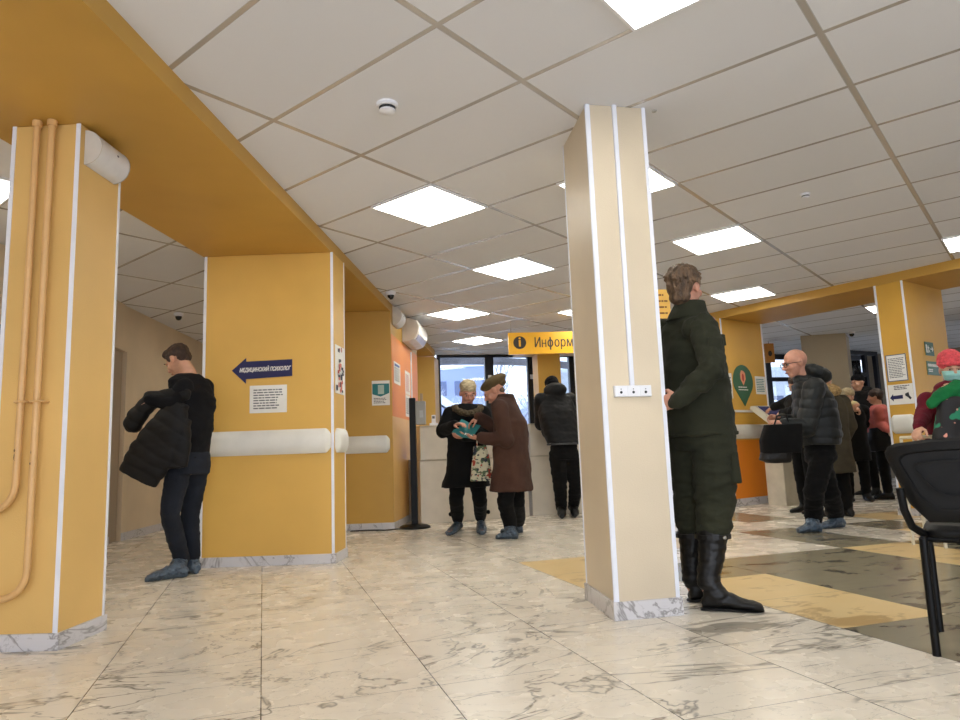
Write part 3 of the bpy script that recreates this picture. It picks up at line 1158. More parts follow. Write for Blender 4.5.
# ------------------------------------------------------------------ yellow board behind the uniformed man
bo = at(640, 345, 4.9)
t = thing('information_board', 'yellow hanging board with brown lines of writing behind the uniformed man', 'board', mtx=frame((1.22, 5.05, 1.52), (1, .12)))
MB().box(0, .235, 0, .47, -.03, 0).build('panel', mat('board_yellow', (224, 176, 84), rough=.5, var=.06), t)
lines(t, .01, .22, .03, .45, 9, mat('brown_ink', (112, 70, 30)), random.Random(5), h=.013, z=0)
for x in (.03,):
    MB().tube([(x, .47, -.015), (x, 1.10, -.015)], .0025, n=6).build('wire', M_BLKMET, t)

# ------------------------------------------------------------------ dispenser stand by the counter
t = thing('sanitizer_stand', 'black floor stand with a grey dispenser box left of the counter', 'dispenser stand', loc=(-.80, 7.90, 0))
MB().lathe([(.001, 0), (.175, 0), (.175, .02), (.14, .035), (.04, .045), (.001, .045)], n=32).build('base', M_BLKMET, t, smooth=True)
MB().box(-.036, .036, -.03, .03, .045, 1.47).build('post', M_BLKMET, t, bevel=.004)
d = MB().box(.037, .15, -.045, .055, 1.16, 1.43).build('dispenser', mat('dispenser_grey', (150, 148, 140), rough=.4), t, bevel=.008)
MB().box(.085, .125, -.048, -.045, 1.24, 1.32).build('label_plate', M_GREY, d)
MB().box(.09, .12, .0, .03, 1.43, 1.52).build('bottle_neck', mat('tan_plastic', (176, 150, 120)), d)
# phone on the counter
t = thing('desk_phone', 'white cordless phone standing on the left counter end', 'phone', loc=(-.60, 8.48, 1.165))
MB().box(-.05, .05, -.04, .04, 0, .035).build('charging_base', M_WHITE, t, bevel=.008)
b = MB().box(-.025, .025, -.012, .014, .03, .135)
h_ = b.build('handset', M_WHITE, t, bevel=.006)
MB().box(-.016, .016, -.015, -.012, .09, .12).build('display', M_INKL, h_)

# ------------------------------------------------------------------ kiosk, socket and cables
KM = Matrix.Translation((3.93, 9.17, 0)) @ Matrix.Rotation(R(-58), 4, 'Z')
t = thing('information_kiosk', 'pale touch-screen kiosk with a slanted dark blue screen', 'kiosk', mtx=KM)
M_KI = mat('kiosk_white', (214, 208, 192), rough=.4)
M_KI2 = mat('kiosk_panel', (176, 168, 146), rough=.4)
MB().box(-.10, .12, -.15, .15, 0, .78).build('pedestal', M_KI2, t, bevel=.004)
MB().box(-.12, .14, -.165, -.15, 0, .78).build('pedestal_side', M_KI, t)
# slanted head: profile in x-z, swept along y
prof = [(-.22, 1.27), (-.20, 1.31), (-.14, 1.31), (.24, 1.02), (.22, .82), (.10, .78), (-.08, .78), (.10, 1.02)]
MB().loft([[Vector((x, y, z)) for x, z in prof] for y in (-.25, .25)]).build('head', M_KI, t, bevel=.004)
s0, s1 = Vector((-.12, 0, 1.295)), Vector((.22, 0, 1.035))
nn = Vector((.607, 0, .795))
rings = []
for p in (s0, s1):
    rings.append([p+nn*.001+Vector((0, -.21, 0)), p+nn*.001+Vector((0, .21, 0)), p+nn*.008+Vector((0, .21, 0)), p+nn*.008+Vector((0, -.21, 0))])
MB().loft(rings).build('screen', mat('kiosk_screen', (34, 34, 84), rough=.12, emit=.25), t)
tag(MB().box(.80, .87, .13, .20, .0035, .03).build('wall_socket', M_WHITE, mtx=P1F, bevel=.004), 'white socket low on the orange pillar beside the kiosk', 'socket')
cpts = [P1F @ Vector((.84, .165, .035)), P1F @ Vector((.86, .08, .07)), P1F @ Vector((.90, .012, .12)), P1F @ Vector((1.0, .009, .20)), P1F @ Vector((1.1, .01, .14)), P1F @ Vector((1.18, .05, .10)), P1F @ Vector((1.15, .09, .08)), P1F @ Vector((1.08, .03, .1)), P1F @ Vector((1.22, .009, .12))]
tag(MB().tube(cpts, .007, n=6).build('power_cable', M_BLACK, smooth=True), 'black power cable looping on the floor from the low socket', 'cable')
# cable and small socket along the left alcove
tag(MB().tube([(-1.5, 7.74, .007), (-1.30, 7.78, .007), (-1.12, 7.72, .007), (-.98, 7.80, .007), (-.93, 7.83, .007)], .007, n=6).build('power_cable', M_BLACK, smooth=True), 'black cable on the floor along the shaded pillar', 'cable')

# ------------------------------------------------------------------ green notice board on the left wall
LWF = frame((-3.68, 3.6, 0), (-.24, 3.65))
t = thing('notice_board', 'dark green notice board cut by the left edge of the photo', 'board', mtx=frame((-3.72, 4.85, 1.15), (-.06, 1)))
MB().box(0, .80, 0, .78, .002, .03).build('panel', mat('board_green', (30, 62, 52), rough=.5), t)
MB().box(.56, .68, .56, .68, .03, .034).build('sticker', M_PAPER, t)
MB().lathe([(.001, .034), (.03, .034), (.03, .036), (.001, .036)], c=(.62, .62, 0), n=16).build('red_mark', M_RED, t)
MB().box(.05, .78, .33, .35, .03, .034).build('orange_line', M_ORG, t)
lines(t, .05, .78, .06, .30, 5, M_GREY, rnd, h=.02, z=.03)

# ------------------------------------------------------------------ the hall beyond the passage
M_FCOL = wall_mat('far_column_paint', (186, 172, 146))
fa = CLM
colp = [(5.47, 11.52), (6.16, 11.37), (6.5, 11.9), (5.85, 12.15)]
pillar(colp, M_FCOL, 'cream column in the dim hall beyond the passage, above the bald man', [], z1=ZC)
dome((6.2, 11.25, ZC), 'dome camera beside the dim far column')
# shopfront-like windows with wide light and dark bands outside them
FWA, FWB = wend.copy(), Vector((8.2, 14.5, 0))
fu = (FWB-FWA).normalized()
FWF = frame(FWA, fu)
fl_ = (FWB-FWA).length
edges = [0, .95, 1.9, 2.75, 3.45, fl_]
for k in range(len(edges)-1):
    w = thing('window_%d' % (k+11), '', '', mtx=FWF)
    w['kind'] = 'structure'
    x0, x1 = edges[k], edges[k+1]
    wd = .06 if k != 3 else .13
    b = MB().box(x0-wd, x0+wd, 0, ZC, -.1, 0).box(x0+wd, x1-.06, ZC-.10, ZC, -.1, -.002).box(x0+wd, x1-.06, 2.05, 2.13, -.1, -.002).box(x0+wd, x1-.06, 0, .15, -.1, -.002)
    b.build('window_frame', M_DARKFR, w)
    MB().box(x0+wd, x1-.06, .15, 2.05, -.056, -.05).build('pane', M_GLASS, w)
    MB().box(x0+wd, x1-.06, 2.13, ZC-.1, -.056, -.05).build('transom_pane', M_GLASS, w)
wallseg('wall_front', (8.25, 14.5), (13.3, 12.0), M_GRANITE)
# glazed inner partition right of the far column
PW = frame((6.9, 13.3, 0), (1.0, .55))
t = thing('glass_partition', 'dark-framed glass door partition beyond the far column', 'partition', mtx=PW)
b = MB().box(0, .16, 0, ZC, -.08, 0).box(.16, 1.5, 2.52, ZC, -.08, 0).box(1.05, 1.13, 0, 2.52, -.08, 0).box(.16, 1.05, 2.08, 2.16, -.08, 0).box(1.42, 1.5, 0, 2.52, -.08, 0)
b.build('frame', M_DARKFR, t)
MB().box(.16, 1.05, 0, 2.08, -.045, -.04).build('pane', M_GLASS, t)
# street beyond those windows: parked bus with blue stripes
BM = Matrix.Translation((8.0, 21.5, -.25)) @ Matrix.Rotation(R(12), 4, 'Z')
t = thing('bus', 'pale bus with dark blue stripes outside the far windows', 'bus', mtx=BM)
MB().box(-6, 5, 0, 2.3, .35, 3.5).build('body', mat('bus_white', (196, 204, 216), rough=.35), t, bevel=.12)
MB().box(-6.02, 5.02, -.02, -.001, .9, 1.35).build('lower_stripe', mat('bus_blue', (34, 52, 118), rough=.35), t)
b = MB()
for k in range(7):
    b.box(-5.8+k*1.52, -5.8+k*1.52+1.4, -.02, -.001, 1.75, 2.55)
b.build('side_windows', M_BWIN, t)
for x in (-4.2, 3.2):
    MB().lathe([(.001, 0), (.48, 0), (.48, .3), (.001, .3)], n=24, M=Matrix.Rotation(PI/2, 3, 'X'), c=(x, .28, .48)).build('wheel', M_BLACK, t)
# orange hanging sign left in the passage
t = thing('door_sign', 'small ochre hanging sign seen through the passage', 'sign', mtx=frame((5.05, 12.0, 2.22), (1, -.05)))
MB().box(0, .16, 0, .34, -.04, 0).build('panel', mat('sign_ochre', (196, 130, 48), rough=.5), t)
MB().ell((.085, .16, .002), (.035, .05, .003)).build('mark', M_SDARK, t)
MB().tube([(.08, .34, -.02), (.08, .38, -.02)], .004, n=6).build('wire', M_BLKMET, t)
# low counter in the far hall
t = thing('counter', 'pale low counter in the dim hall behind the waiting people', 'counter', loc=(5.6, 10.6, 0))
MB().box(-.25, .45, 0, .5, 0, .86).build('front', M_DESK, t)
MB().box(-.28, .48, -.03, .53, .86, .90).build('top', M_DESKT, t)
# tiled grey wall right of the narrow pillar
wallseg('wall_right', (9.0, 4.5), (12.5, 9.5), M_GRANITE, side=-1)
wallseg('wall_right', (7.2, 9.6), (8.4, 10.6), M_GRANITE, side=1)

# ------------------------------------------------------------------ people
def V3(*a):
    return Vector(a)


def fp(px, py):
    """floor point seen at a pixel"""
    d = RT*((px-480)/FOC)+UP*((360-py)/FOC)+FW
    return d*(-H_CAM/d.z)+Vector((0, 0, H_CAM))


def ydir(yaw):
    return Vector((math.sin(R(yaw)), math.cos(R(yaw)), 0))


def axes(f, up=Vector((0, 0, 1))):
    f = f.normalized()
    s = f.cross(up).normalized()
    u = s.cross(f)
    return Matrix((s, f, u)).transposed()


class Vol(MB):
    def limb(s, pts, rad, n=14):
        pts = [Vector(p) for p in pts]
        s.tube(pts, rad, n)
        for p, r in zip(pts, rad):
            s.ell(p, (r, r, r), n=n, k=8)
        return s

    def body(s, rings, n=26, p=2.4):
        """rings: (centre, side vector, forward vector)"""
        out = []
        for c, a, b in rings:
            rr = []
            for k in range(n):
                t = 2*PI*k/n
                ct, st = math.cos(t), math.sin(t)
                rr.append(Vector(c)+Vector(a)*(abs(ct)**(2/p))*(1 if ct > 0 else -1)+Vector(b)*(abs(st)**(2/p))*(1 if st > 0 else -1))
            out.append(rr)
        return s.loft(out)

    def foot(s, heel, toe, w=.048, h=.09, z0=0):
        heel, toe = Vector(heel), Vector(toe)
        heel.z = toe.z = z0
        d = toe-heel
        q = Vector((-d.y, d.x, 0)).normalized()
        rings = []
        for t, ww, hh in ((0, .45, .5), (.06, .72, .8), (.25, .82, 1.0), (.45, .82, .85), (.65, .98, .62), (.85, .92, .48), (.96, .62, .38), (1.0, .3, .25)):
            rr = []
            for k in range(14):
                a = 2*PI*k/14
                x, z = math.cos(a), math.sin(a)
                zz = (z*.5+.5)**.8
                rr.append(heel+d*t+q*x*w*ww*(1 if z > -.7 else .9)+Vector((0, 0, zz*h*hh)))
            rings.append(rr)
        return s.loft(rings)

    def head(s, c, f, up, k=1.0):
        M = axes(f, up)

        def E(o, r):
            s.ell(c+M @ (Vector(o)*k), tuple(v*k for v in r), M, n=18, k=12)
        E((0, -.012, .028), (.074, .094, .084))
        E((0, .020, -.03), (.061, .070, .075))
        E((0, .050, -.085), (.034, .032, .028))
        E((0, .084, .014), (.046, .013, .010))
        E((0, .084, -.066), (.024, .012, .012))
        for x in (-1, 1):
            E((x*.076, -.006, -.010), (.010, .019, .032))
            E((x*.036, .064, -.030), (.024, .022, .024))
            E((x*.011, .098, -.037), (.008, .010, .008))
        s.limb([c+M @ (Vector((0, .086, .008))*k), c+M @ (Vector((0, .108, -.030))*k)], [.009*k, .0135*k], n=10)
        return s

    def hand(s, w, d, n, t, curl=.5, k=1.0, spread=.0):
        """w wrist, d finger direction, n palm faces, t thumb side"""
        d = d.normalized()
        n = (n-d*n.dot(d)).normalized()
        t0 = d.cross(n)
        t = t0 if t0.dot(t) > 0 else -t0
        M = Matrix((t, d, n)).transposed()
        s.ell(w+d*.05*k, (.043*k, .052*k, .016*k), M, n=14, k=8)
        s.ell(w+d*.022*k, (.032*k, .035*k, .019*k), M, n=14, k=8)
        for i, L in enumerate((.072, .080, .075, .058)):
            p = w+d*(.086-(.008 if i == 3 else 0))*k+t*(.034-.0225*i)*k
            pts = [w+d*.05*k+t*(.026-.0175*i)*k, p]
            a = curl*.5+.05*i
            dd = d+t*(1.5-i)*spread
            dd.normalize()
            for f_ in (.45, .30, .25):
                p = p+(dd*math.cos(a)+n*math.sin(a))*L*f_*k
                pts.append(p)
                a += curl
            s.limb(pts, [.010*k, .0095*k, .0088*k, .008*k, .007*k], n=8)
        b = w+d*.022*k+t*.024*k
        p1 = b+(d*.62+t*.62+n*.35).normalized()*.045*k
        p2 = p1+(d*.85+t*.15+n*.45).normalized()*.034*k
        p3 = p2+(d*.9-t*.05+n*.5).normalized()*.022*k
        s.limb([b, p1, p2, p3], [.014*k, .0115*k, .0098*k, .008*k], n=8)
        return s


def fold(amp=.008, f=(9, 9, 22), seed=0, quilt=0, pitch=.075, axis=(0, 0, 1)):
    ax = Vector(axis).normalized()

    def g(p, nrm):
        q = Vector((p.x*f[0]+seed, p.y*f[1], p.z*f[2]))
        v = noise.noise(q)*amp+noise.noise(q*2.3)*amp*.4
        if quilt:
            s_ = p.dot(ax)/pitch+noise.noise(p*4)*.5
            v += quilt*(abs(math.sin(PI*s_))**.6-.7)
        return v
    return g


def skin_build(v, name, material, parent=None, origin=None, voxel=.008, smooth=4, disp=None, rest=None):
    bmesh.ops.recalc_face_normals(v.bm, faces=v.bm.faces)
    me = bpy.data.meshes.new('tmp')
    v.bm.to_mesh(me)
    v.bm.free()
    o = bpy.data.objects.new('tmp', me)
    COL.objects.link(o)
    r = o.modifiers.new('r', 'REMESH')
    r.mode = 'VOXEL'
    r.voxel_size = voxel
    if smooth:
        q = o.modifiers.new('s', 'SMOOTH')
        q.factor = .5
        q.iterations = smooth
    dg = bpy.context.evaluated_depsgraph_get()
    nm = bpy.data.meshes.new_from_object(o.evaluated_get(dg))
    bpy.data.objects.remove(o)
    bpy.data.meshes.remove(me)
    if disp:
        ns = [vv.normal.copy() for vv in nm.vertices]
        for vv, n_ in zip(nm.vertices, ns):
            vv.co = vv.co+n_*disp(vv.co, n_)
    if rest is not None:                      # nothing sinks below what carries it
        for vv in nm.vertices:
            if vv.co.z < rest:
                vv.co.z = rest
    org = Vector(origin) if origin is not None else Vector((0, 0, 0))
    nm.transform(Matrix.Translation(-org))
    nm.materials.clear()
    nm.materials.append(material)
    for p in nm.polygons:
        p.use_smooth = True
    nm.name = name
    ob = bpy.data.objects.new(name, nm)
    COL.objects.link(ob)
    if parent is not None:
        ob.parent = parent
    else:
        ob.location = org
    return ob


def cloth(name, rgb, rough=.9, sheen=.02, bump=.35, bscale=160, col2=None, vscale=8, stretch=None, spec=.2):
    return mat(name, rgb, rough=rough, sheen=sheen, bump=bump, bscale=bscale, var=.12, vscale=vscale, col2=col2, spec=spec, stretch=stretch)


def skin(name, rgb):
    m = mat(name, rgb, rough=.55, var=.05, vscale=25, bump=.05, bscale=200)
    m.node_tree.nodes['Principled BSDF'].inputs['Subsurface Weight'].default_value = .08
    return m


M_SKIN = skin('skin', (200, 152, 126))
M_SKIN2 = skin('skin_ruddy', (192, 138, 116))
M_BLK = cloth('black_wool', (13, 13, 14))
M_BLK2 = cloth('black_knit', (12, 13, 18))
M_BLKP = cloth('black_nylon', (14, 14, 16), rough=.6, spec=.25, bump=.2)
M_JEAN = cloth('dark_jeans', (34, 39, 49), col2=(25, 28, 36), vscale=5)
M_COVER = mat('blue_shoe_cover', (88, 106, 124), rough=.35, var=.2, vscale=30, bump=.8, bscale=55, col2=(44, 56, 70))
M_OLIVE = cloth('olive_cloth', (46, 47, 34), col2=(36, 38, 28), vscale=3, bump=.3)
M_BOOT = mat('black_leather', (13, 12, 12), rough=.45, var=.1, bump=.4, bscale=35, spec=.35)
M_HAIRB = mat('brown_hair', (104, 80, 58), rough=.6, var=.3, vscale=40, bump=1, bscale=120, stretch=(1, 1, .3))
M_HAIRD = mat('dark_brown_hair', (62, 42, 32), rough=.6, var=.3, vscale=40, bump=1, bscale=140)
M_EYEW = mat('eye_white', (176, 166, 158), rough=.4)
M_IRIS = mat('iris', (50, 38, 30), rough=.2)
M_LIP = mat('lips', (170, 96, 88), rough=.5)
M_CREAMK = mat('cream_knit', (198, 182, 148), rough=.9, var=.15, vscale=60, bump=1, bscale=70, stretch=(.6, .6, 1.6))


def face_bits(parent, origin, c, f, up, k=1.0, brow=M_HAIRD, eyes=True, mouth=True):
    M = axes(f, up)
    o = Vector(origin)

    def pt(*a):
        return c+M @ (Vector(a)*k)-o
    if eyes:
        for x in (-1, 1):
            e = MB().ell(pt(x*.031, .0775, -.003), (.0115*k, .010*k, .0055*k), M, n=12, k=8).build('eye', M_EYEW, parent, smooth=True)
            MB().ell(pt(x*.031, .0865, -.003), (.0055*k, .0025*k, .0055*k), M, n=10, k=6).build('iris', M_IRIS, e, smooth=True)
            MB().ell(pt(x*.033, .090, .022), (.018*k, .005*k, .0032*k), M, n=10, k=6).build('eyebrow', brow, parent, smooth=True)
    if mouth:
        MB().ell(pt(0, .095, -.067), (.021*k, .005*k, .0055*k), M, n=12, k=6).build('lips', M_LIP, parent, smooth=True)


def figure(label, cfg):
    """cfg holds world positions of the joints; returns (body object, origin)"""
    g = cfg
    o = Vector(g['base'])
    o.z = 0
    k = g.get('hs', 1.0)
    f = ydir(g['yaw'])
    s = f.cross(Vector((0, 0, 1)))
    hf = ydir(g.get('hyaw', g['yaw']))
    pit = R(g.get('hpitch', 0))
    hd = (hf*math.cos(pit)-Vector((0, 0, 1))*math.sin(pit)).normalized()
    hu = (Vector((0, 0, 1))*math.cos(pit)+hf*math.sin(pit)).normalized()
    g['hd'], g['hu'], g['f'], g['s'], g['o'] = hd, hu, f, s, o
    v = Vol()
    v.head(g['head'], hd, hu, k)
    Mh = axes(hd, hu)
    v.limb([g['head']+Mh @ Vector((0, -.022, -.05)), g['neck']], [.052*k, .058*k])
    sh = g.get('sh', .18)
    SR, SL = g.get('shR', g['neck']+s*sh-Vector((0, 0, .075))), g.get('shL', g['neck']-s*sh-Vector((0, 0, .075)))
    g['shR'], g['shL'] = SR, SL
    hh = g.get('hip', .085)
    HR, HL = g['pelvis']+s*hh-Vector((0, 0, .03)), g['pelvis']-s*hh-Vector((0, 0, .03))
    g['hR'], g['hL'] = HR, HL
    v.body([(g['neck'], s*.07, f*.06), (g['neck']-Vector((0, 0, .06)), s*(sh-.02), f*.075), (g['chest'], s*(sh-.025), f*.10), (g['chest'].lerp(g['pelvis'], .55), s*.125, f*.095), (g['pelvis'], s*.15, f*.11), (g['pelvis']-Vector((0, 0, .09)), s*.13, f*.10)])
    for S, E_, W_ in ((SR, g['eR'], g['wR']), (SL, g['eL'], g['wL'])):
        v.limb([S, E_, W_], [.048, .038, .026])
    for H_, K_, A_ in ((HR, g['kR'], g['aR']), (HL, g['kL'], g['aL'])):
        v.limb([H_, K_, A_], [.078, .052, .038])
    for ht in g['feet']:
        v.foot(ht[0], ht[1], .040, .075, z0=.012)
    for hnd in g.get('hands', ()):
        v.hand(*hnd[:4], **(hnd[4] if len(hnd) > 4 else {}))
    b = skin_build(v, 'person', g.get('skin', M_SKIN), None, o, voxel=g.get('voxel', .0065), smooth=2, rest=.006)
    tag(b, label, 'person')
    face_bits(b, o, g['head'], hd, hu, k, g.get('brow', M_HAIRD), g.get('eyes', True), g.get('mouth', True))
    g['body'] = b
    g['Mh'] = Mh
    return g


def hpt(g, *a):
    return g['head']+g['Mh'] @ (Vector(a)*g.get('hs', 1.0))


def part(g, v, name, m, **kw):
    return skin_build(v, name, m, g['body'], g['o'], **kw)


def trousers(g, m, r=(.095, .070, .058), hemz=None, seed=1, amp=.007, name='trousers', waist=.10, blouse=0):
    v = Vol()
    s, f = g['s'], g['f']
    P = g['pelvis']
    v.body([(P+V3(0, 0, waist), s*.150, f*.115), (P, s*.170, f*.130), (P-V3(0, 0, .09), s*.165, f*.125)])
    for H_, K_, A_ in ((g['hR'], g['kR'], g['aR']), (g['hL'], g['kL'], g['aL'])):
        pts = [H_, H_.lerp(K_, .5), K_, K_.lerp(A_, .5), A_]
        rr = [r[0], (r[0]+r[1])*.5+.004, r[1], (r[1]+r[2])*.5+.002, r[2]]
        if blouse:
            t = blouse
            pts = [H_, H_.lerp(K_, .5), K_, K_.lerp(A_, t)]
            rr = [r[0], (r[0]+r[1])*.5+.004, r[1], r[2]]
        v.limb(pts, rr)
    return part(g, v, name, m, voxel=.009, smooth=3, disp=fold(amp, (9, 9, 26), seed))


def sleeve(v, a, b, c, r):
    v.limb([a, a.lerp(b, .5), b, b.lerp(c, .5), c], [r[0], (r[0]+r[1])/2, r[1], (r[1]+r[2])/2, r[2]])


def shoes(g, m, w=.050, h=.10, name='shoe', disp=None, shaft=None, rest=.001, voxel=.006):
    for (ht, A_) in zip(g['feet'], (g['aR'], g['aL'])):
        v = Vol()
        d = (Vector(ht[1])-Vector(ht[0])).normalized()
        v.foot(Vector(ht[0])-d*.012, Vector(ht[1])+d*.012, w, h)
        if shaft:
            v.limb([A_+V3(0, 0, .0), Vector(ht[0])+d*.07+V3(0, 0, h*.6)], [shaft, shaft])
        part(g, v, name, m, voxel=voxel, smooth=2, disp=disp, rest=rest)


crinkle = fold(.007, (45, 45, 60), 3)

# ---- 1. man in olive uniform
Yo = 3.62


def J(Y):
    return lambda px, py, dy=0.0: at(px, py, Y+dy)


j = J(3.62)
gO = dict(base=fp(712, 606), yaw=62, hyaw=48, hpitch=-2, head=j(685, 288), neck=j(688, 312), chest=j(693, 350), pelvis=j(701, 432), sh=.185,
          hs=1.0, skin=M_SKIN2, brow=M_HAIRB)
gO['eR'], gO['wR'] = j(713, 370, -.30), j(680, 399, -.22)
gO['shR'] = j(703, 328, -.16)
gO['eL'], gO['wL'] = j(672, 372, .25), j(672, 406, .14)
gO['kR'], gO['aR'] = j(715, 505, -.05), j(709, 588, -.10)
gO['kL'], gO['aL'] = j(692, 505, .14), j(693, 585, .10)
gO['feet'] = ((fp(703, 610), fp(762, 612)), (fp(690, 602), fp(722, 600)))
gO['hands'] = ((gO['wR'], V3(-.62, .42, -.12), V3(.4, .6, .1), V3(0, 0, 1), dict(curl=.75)),
               (gO['wL'], V3(-.35, -.9, .1), V3(-.3, -.1, -.9), V3(-1, 0, 0), dict(curl=.4)))
gO['voxel'] = .0055
g = figure('man in an olive green uniform seen from behind, hands clasped at his back', gO)
s, f = g['s'], g['f']
v = Vol()
v.ell(hpt(g, 0, -.020, .045), (.084, .098, .080), g['Mh'])
v.ell(hpt(g, 0, -.056, .005), (.074, .056, .074), g['Mh'])
v.ell(hpt(g, 0, .02, .085), (.066, .07, .048), g['Mh'])
v.ell(hpt(g, 0, -.060, -.055), (.062, .046, .044), g['Mh'])
for x in (-1, 1):
    v.ell(hpt(g, x*.070, .018, .02), (.010, .022, .038), g['Mh'])
rr = random.Random(4)
for _ in range(60):
    a, e = rr.uniform(0, 2*PI), rr.uniform(-.3, 1.4)
    d = V3(math.cos(a)*math.cos(e), math.sin(a)*math.cos(e), math.sin(e))
    if d.y > .55 and d.z < .5:
        continue
    p = V3(d.x*.078, -.02+d.y*.092, .045+d.z*.078)
    q = p+V3(d.x*.012+rr.uniform(-.01, .01), d.y*.012+rr.uniform(-.012, .012), d.z*.008-.014)
    v.limb([hpt(g, *p), hpt(g, *q)], [.013, .007], n=6)
part(g, v, 'hair', M_HAIRB, voxel=.005, smooth=2, disp=fold(.003, (60, 60, 18), 2))
v = Vol()
N_, C_, P_ = g['neck'], g['chest'], g['pelvis']
v.body([(N_+V3(0, 0, .035)+f*.01, s*.075, f*.072), (N_+V3(0, 0, -.02), s*.105, f*.085), (N_+V3(0, 0, -.075), s*.165, f*.100), (C_, s*.175, f*.130), (C_.lerp(P_, .35), s*.170, f*.142),
        (C_.lerp(P_, .65), s*.175, f*.152), (P_+V3(0, 0, .06)+f*.0, s*.18, f*.155), (P_-V3(0, 0, .02), s*.185, f*.158)])
v.ell(g['shR']+V3(-.01, .03, .0), (.085, .07, .07))
part(g, v, 'jacket', M_OLIVE, voxel=.008, smooth=3, disp=fold(.012, (8, 8, 16), 5))
for S, E_, W_ in ((g['shR'], g['eR'], g['wR']), (g['shL'], g['eL'], g['wL'])):
    v = Vol()
    sleeve(v, S, E_, W_, (.074, .064, .046))
    v.limb([W_.lerp(E_, .06), W_.lerp(E_, -.06)], [.050, .048])
    part(g, v, 'sleeve', M_OLIVE, voxel=.007, smooth=3, disp=fold(.014, (16, 16, 20), 9))
v = Vol()
v.body([(N_+V3(0, 0, .055)+f*.02, s*.074, f*.074), (N_+V3(0, 0, -.005), s*.095, f*.094), (N_+V3(0, 0, -.045), s*.125, f*.105)])
part(g, v, 'collar', M_OLIVE, voxel=.007, smooth=2)
# pocket flap on the upper sleeve and chest, breast patch
p = g['shR'].lerp(g['eR'], .5)
v = Vol()
v.body([(p+V3(.0, -.065, .045)+f*.02, f*.045, V3(0, .012, 0)), (p+V3(.0, -.068, -.05)+f*.02, f*.045, V3(0, .012, 0))], p=6)
part(g, v, 'sleeve_pocket', M_OLIVE, voxel=.005, smooth=1)
v = Vol()
pc = C_+f*.092+s*.075+V3(0, 0, .02)
v.body([(pc+V3(0, 0, .05), s*.055, f*.022), (pc-V3(0, 0, .01), s*.055, f*.028)], p=5)
part(g, v, 'chest_pocket', M_OLIVE, voxel=.005, smooth=1)
v = Vol()
v.body([(P_+V3(0, 0, .0), s*.188, f*.162), (P_-V3(0, 0, .022), s*.188, f*.162)])
part(g, v, 'jacket_hem', M_OLIVE, voxel=.007, smooth=1, disp=fold(.005, (8, 8, 16), 5))
trousers(g, M_OLIVE, r=(.112, .098, .088), blouse=.28, amp=.013, seed=8)
v = Vol()
kk = g['hR'].lerp(g['kR'], .45)
v.body([(kk+V3(0, -.06, .08)+f*.055, f*.025, s*.07), (kk+V3(0, -.06, -.08)+f*.06, f*.03, s*.075)], p=5)
part(g, v, 'thigh_pocket', M_OLIVE, voxel=.006, smooth=1)
for ht, A_, K_ in zip(g['feet'], (g['aR'], g['aL']), (g['kR'], g['kL'])):
    v = Vol()
    d = (ht[1]-ht[0]).normalized()
    v.foot(ht[0]-d*.005, ht[1]+d*.01, .052, .105)
    top = K_.lerp(A_, .22)
    v.limb([top, K_.lerp(A_, .6), A_+V3(0, 0, .03), ht[0]+d*.075+V3(0, 0, .07)], [.080, .066, .055, .054])
    bt = part(g, v, 'boot', M_BOOT, voxel=.007, smooth=2, disp=fold(.006, (14, 14, 45), 2), rest=.012)
    v = Vol()
    v.foot(ht[0]-d*.012, ht[1]+d*.016, .054, .022)
    part(g, v, 'boot_sole', M_BLACK, voxel=.006, smooth=1, rest=.001)
    c = A_.lerp(K_, .62)
    v = Vol()
    ring = [c+V3(math.cos(a)*.082, math.sin(a)*.082, 0) for a in [i*PI/10 for i in range(20)]]
    rings = [[q+V3(0, 0, -.011), q+V3(0, 0, .011), (q-c)*1.08+c+V3(0, 0, .011), (q-c)*1.08+c+V3(0, 0, -.011)] for q in ring]
    v.loft(rings+[rings[0]], caps=False)
    st = v.build('boot_strap', M_BOOT, g['body'])
    st.location = -g['o']
    q = c+V3(.03, -.088, 0)
    MB().ell(q-g['o'], (.010, .006, .010)).build('strap_stud', M_STEEL, g['body'], smooth=True)

# ---- 2. young man in black at the left
j = J(5.05)
gB = dict(base=fp(180, 578), yaw=292, hyaw=285, hpitch=34, head=j(178, 360), neck=j(189, 374), chest=j(193, 400), pelvis=j(188, 462), sh=.165, hs=.97, skin=M_SKIN, voxel=.006)
gB['eL'], gB['wL'] = j(174, 404, -.20), j(150, 400, -.22)
gB['eR'], gB['wR'] = j(206, 428, .20), j(190, 446, .05)
gB['shL'] = j(184, 386, -.13)
gB['kL'], gB['aL'] = j(170, 515, -.12), j(177, 562, -.10)
gB['kR'], gB['aR'] = j(190, 515, .10), j(191, 560, .10)
gB['feet'] = ((fp(196, 574), fp(178, 571)), (fp(186, 577), fp(147, 582)))
gB['aR'] = fp(192, 573)+V3(0, 0, .12)
gB['aL'] = fp(181, 576)+V3(0, 0, .12)
gB['hands'] = ((gB['wL'], V3(-.8, .1, -.5), V3(.4, .2, -.8), V3(0, 1, 0), dict(curl=.8)), (gB['wR'], V3(-.7, .1, -.7), V3(-.5, .3, 0), V3(0, 1, 0), dict(curl=.7)))
g = figure('young man in a black sweater and jeans looking down at the jacket in his hands', gB)
s, f = g['s'], g['f']
v = Vol()
v.ell(hpt(g, 0, -.022, .044), (.080, .092, .076), g['Mh'])
v.ell(hpt(g, 0, -.056, .0), (.068, .050, .062), g['Mh'])
v.ell(hpt(g, 0, .035, .085), (.056, .055, .036), g['Mh'])
for x in (-1, 1):
    v.ell(hpt(g, x*.070, .022, .02), (.008, .02, .030), g['Mh'])
part(g, v, 'hair', M_HAIRD, voxel=.005, smooth=2, disp=fold(.004, (50, 50, 50), 2))
N_, C_, P_ = g['neck'], g['chest'], g['pelvis']
v = Vol()
